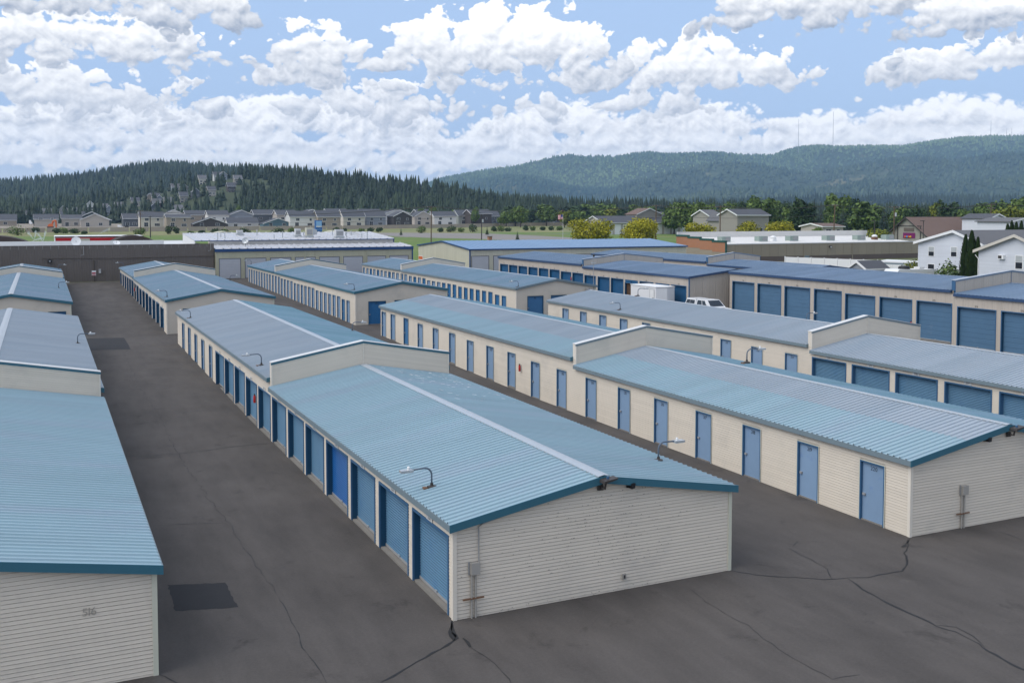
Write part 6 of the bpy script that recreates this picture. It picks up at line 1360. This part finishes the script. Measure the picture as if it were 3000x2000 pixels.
# blue pole sign
M('sign_blue', (.01, .10, .34), .4, var=.03); M('sign_pale', (.26, .45, .72), .4, var=.05)
p = at_dist(934, 300); zt = CAM_H+(HOR-645.5)/2950*300; zb = CAM_H+(HOR-678.5)/2950*300; w = 19/2950*300
t = thing('pole_sign', 'blue pole sign with pale top reading CENTER', 'sign', p); MB().box(p.x-w/2, p.y, zb, p.x+w/2, p.y+1.4, zt).build('cabinet', 'sign_blue', t); MB().box(p.x-w/2+.12, p.y-.05, zb+(zt-zb)*.42, p.x+w/2-.12, p.y-.004, zt-.2).build('pale_panel', 'sign_pale', t)
put_text('CENTER', .62, 'sign_pale', t, (p.x, p.y-.03, zb+(zt-zb)*.17), '-y', 'lettering')
b = MB(); b.v = [(p.x-w/2+.12, p.y-.06, zb+(zt-zb)*.58)]
xs = np.linspace(p.x-w/2+.12, p.x+w/2-.12, 9); up_ = [zb+(zt-zb)*(.62 if i % 2 else .66) for i in range(9)]; dn_ = [zb+(zt-zb)*(.36 if i % 2 else .44) for i in range(9)]
b = MB()
for i in range(8): b.quad((xs[i], p.y-.055, dn_[i]), (xs[i+1], p.y-.055, dn_[i+1]), (xs[i+1], p.y-.055, dn_[i+1]+.3), (xs[i], p.y-.055, dn_[i]+.3))
b.build('drip_band', 'white', t); MB().box(p.x+.35, p.y+.4, p.z-.3, p.x+.95, p.y+1.0, zb).build('post', 'sign_blue', t)
# flag
M('flag_white', (.65, .62, .62), .8); M('flag_red', (.50, .03, .05), .8); M('flag_blue', (.02, .04, .20), .8)
p = gr(1649, 701); k = depth(p)/2950; h = (701-626)*k; t = thing('flagpole', 'flagpole with a striped flag on the lawn', 'flagpole', p); MB().tube([(p.x, p.y, p.z-.2), (p.x, p.y, p.z+h)], [.07, .04], 8).build('pole', 'white_dull', t)
fw, fh = 14*k, 13*k; rt = Vector((RT.x, RT.y, 0)).normalized(); fo = Vector((p.x, p.y, p.z+h-.3-fh)); nn = Vector((-rt.y, rt.x, 0))
def fl_pt(s, z): return fo-rt*(s*fw)+Vector((0, 0, z*fh-.12*s*fh))+nn*math.sin(s*7)*.18
fl_ = None
for i in range(13):
    b = MB()
    for j in range(6): b.quad(fl_pt(j/6, i/13), fl_pt((j+1)/6, i/13), fl_pt((j+1)/6, (i+1)/13), fl_pt(j/6, (i+1)/13))
    b.build('stripe', 'flag_red' if i % 2 == 0 else 'flag_white', t)
b = MB()
for j in range(3): b.quad(*[q-nn*.03 for q in (fl_pt(j/7.5, .46), fl_pt((j+1)/7.5, .46), fl_pt((j+1)/7.5, 1), fl_pt(j/7.5, 1))])
b.build('canton', 'flag_blue', t)
# sprinklers on the lawn
wm = bpy.data.materials.new('spray'); wm.use_nodes = True; pb = wm.node_tree.nodes['Principled BSDF']; pb.inputs['Base Color'].default_value = (.85, .88, .9, 1); pb.inputs['Alpha'].default_value = .45; pb.inputs['Roughness'].default_value = .9; MT['spray'] = wm
for i, (x, y, dx_, tx, ty) in enumerate(((100, 704, 0, 82, 684), (101, 704, 0, 106, 681), (127, 712, 0, 112, 688), (126, 712, 0, 134, 682), (90, 709, 0, 124, 702), (285, 689, 0, 322, 674))):
    p = gr(x, y); kk = depth(p)/2950; q = p+rt*((tx-x)*kk)+Vector((0, 0, (y-ty)*kk)); b = MB(); r = np.random.default_rng(i)
    for n_ in range(260):
        s = r.uniform(0, 1)**.8; c = p.lerp(q, s)+Vector((0, 0, math.sin(s*2.2)*.5*kk*8))+Vector(r.normal(size=3))*(.05+.38*s)*kk*9*.5; e = .03+.05*s*kk*5; b.quad(c+Vector((-e, 0, -e)), c+Vector((e, 0, -e)), c+Vector((e, 0, e)), c+Vector((-e, 0, e)))
    tag(b.build('water_spray', 'spray'), f'{ORD[i]} white jet of sprinkler water over the lawn at left', 'water', 'sprinkler jets', 'stuff')
# excavator and lorries on the building site
M('digger', (.55, .12, .02), .5, var=.05)
p = gr(152, 668); k = depth(p)/2950; t = thing('excavator', 'orange excavator with bent boom on the building site at left', 'excavator', p)
def L(dx, dz, dy=0): return Vector((p.x, p.y+dy, p.z))+rt*(dx*k)+Vector((0, 0, dz*k))
MB().prism([L(-14, 0), L(6, 0), L(6, 4), L(-14, 4)], (0, 2.6, 0)).build('tracks', 'dark_metal', t); MB().prism([L(-12, 4.2), L(4, 4.2), L(3, 11), L(-5, 13), L(-12, 9)], (0, 2.4, 0)).build('cab', 'digger', t)
MB().tube([L(0, 8, 1), L(4, 20, 1), L(12, 22, 1)], .45, 6).build('boom', 'digger', t); MB().tube([L(12, 22, 1), L(13, 6, 1)], .4, 6).build('stick', 'digger', t); MB().prism([L(10, 1), L(15, 2), L(15, 7), L(12, 7)], (0, 1.4, 0)).build('bucket', 'digger', t)
for i, (x, yb, w_, h_, m, lb) in enumerate(((117, 659, 20, 12, 'digger', 'orange truck parked on the building site'), (135, 660, 15, 9, 'car_white', 'white van right of the orange truck on the building site'), (104, 663, 11, 11, 'black', 'black vehicle left of the orange truck'), (90, 658, 10, 13, 'car_white', 'small white truck at the left of the building site'), (352, 667, 14, 8, 'car_white', 'white car parked before the dark grey house'), (372, 667, 12, 6, 'black', 'dark car beside the dark grey house'))):
    p = gr(x, yb); k = depth(p)/2950; t = thing('parked_vehicle', lb, 'vehicle', p, 'vehicles on the building site')
    MB().prism([L(-w_/2, 1.6), L(w_/2, 1.6), L(w_/2, h_*.55), L(w_*.28, h_*.6), L(w_*.16, h_), L(-w_/2, h_)], (0, 2.2, 0)).build('body', m, t); MB().prism([L(w_*.19, h_*.62, -.02), L(w_*.26, h_*.62, -.02), L(w_*.17, h_*.92, -.02), L(w_*.05, h_*.92, -.02)], (0, .015, 0)).build('window', 'pane', t)
    for q in (-.3, .3): c = L(w_*q, 1.4, .1); MB().tube([c, c+Vector((0, .3, 0))], 1.6*k, 10).build('wheel', 'tyre', t)
p = gr(148, 655); k = depth(p)/2950; t = thing('site_cabin', 'white site cabin behind the excavator', 'cabin', p); MB().prism([L(-18, 0), L(19, 0), L(19, 12), L(-18, 12)], (0, 3, 0)).build('wall', 'white', t); MB().prism([L(-19, 12.1), L(20, 12.1), L(20, 13.2), L(-19, 13.2)], (0, 3.2, 0)).build('roof', 'white_dull', t); MB().prism([L(4, 3, -.03), L(9, 3, -.03), L(9, 8, -.03), L(4, 8, -.03)], (0, .02, 0)).build('window', 'rust', t)
# signs and fixtures on the brown warehouse and hall
M('sign_red', (.42, .015, .03), .5)
p = at(275, 800, 1, 153.9); t = thing('wall_sign', 'small red and white notice on the brown warehouse wall', 'sign', (p.x, 153.9, p.z)); MB().box(p.x-.28, 153.84, p.z-.36, p.x+.28, 153.88, p.z+.36).build('board', 'white', t); MB().box(p.x-.24, 153.825, p.z-.12, p.x+.24, 153.838, p.z+.10).build('red_panel', 'sign_red', t); MB().box(p.x-.24, 153.825, p.z-.33, p.x+.24, 153.838, p.z-.24).build('red_strip', 'sign_red', t)
p = at(292.5, 794, 1, 153.9); t = thing('meter_box', 'pale meter box right of the notice on the brown warehouse', 'electric box', (p.x, 153.9, p.z)); MB().box(p.x-.14, 153.75, p.z-.28, p.x+.14, 153.9, p.z+.28).build('box', 'white_dull', t); MB().lathe([(.09, 0), (.09, .05)], (p.x, 153.70, p.z+.1), 10).build('dial', 'black', t)
p = at(146, 765, 1, 153.9); t = thing('wall_lamp', 'dark flood lamp on the brown warehouse above the far left roof', 'lamp', (p.x, 153.9, p.z)); MB().box(p.x-.25, 153.55, p.z-.2, p.x+.25, 153.9, p.z+.2).build('housing', 'black', t); MB().box(p.x-.12, 153.53, p.z-.1, p.x+.12, 153.549, p.z+.1).build('lens', 'grey_metal', t)
p = at(1233.5, 755, 0, nu0); t = thing('wall_sign', 'orange and white notice low on the pale hall gable', 'sign', (nu0-.05, p.y, p.z)); MB().box(nu0-.08, p.y-1.2, p.z-.35, nu0-.04, p.y+1.2, p.z+.35).build('board', 'white', t); MB().box(nu0-.095, p.y-1.1, p.z-.28, nu0-.082, p.y+1.1, p.z+.28).build('red_panel', 'org', t)
p = gr(1437, 704); t = thing('kiosk', 'small red brick chimney-like kiosk beyond the long blue roof', 'kiosk', p); MB().box(p.x-.6, p.y, p.z, p.x+.6, p.y+1.2, p.z+1.2).build('wall', 'orange_brick', t); MB().box(p.x-.7, p.y-.1, p.z+1.2, p.x+.7, p.y+1.3, p.z+1.35).build('cap', 'dark_metal', t)
for x, y0, y1, lb in ((2706, 648, 712, 'thin dark lamp post before the brown-roofed hall'), (2563, 648, 690, 'thin dark lamp post beyond the shop roof')):
    d = 225; e = at_dist(x, d); zt = CAM_H+(HOR-y0)/2950*d; t = thing('lamp_post', lb, 'lamp post', e, 'lamp posts by the brown-roofed hall'); MB().tube([(e.x, e.y, e.z-.2), (e.x, e.y, zt)], [.12, .08], 6).build('post', 'dark_metal', t); MB().box(e.x-.9, e.y-.15, zt, e.x+.2, e.y+.15, zt+.15).build('head', 'dark_metal', t)

# ------------------------------------------------------------------ air
hz = bpy.data.materials.new('haze'); hz.use_nodes = True; ht = hz.node_tree; ht.nodes.clear(); ho = ht.nodes.new('ShaderNodeOutputMaterial'); hv = ht.nodes.new('ShaderNodeVolumePrincipled')
hv.inputs['Color'].default_value = (.42, .66, 1.0, 1); hv.inputs['Density'].default_value = HAZE_DENSITY; hv.inputs['Anisotropy'].default_value = .0
ht.links.new(hv.outputs[0], ho.inputs['Volume'])
ho_b = MB().box(-3500, -200, -3, 7500, 6800, 470); hob = ho_b.build('haze', hz); tag(hob, kind='stuff'); hob['label'] = 'thin blue haze in the valley air'
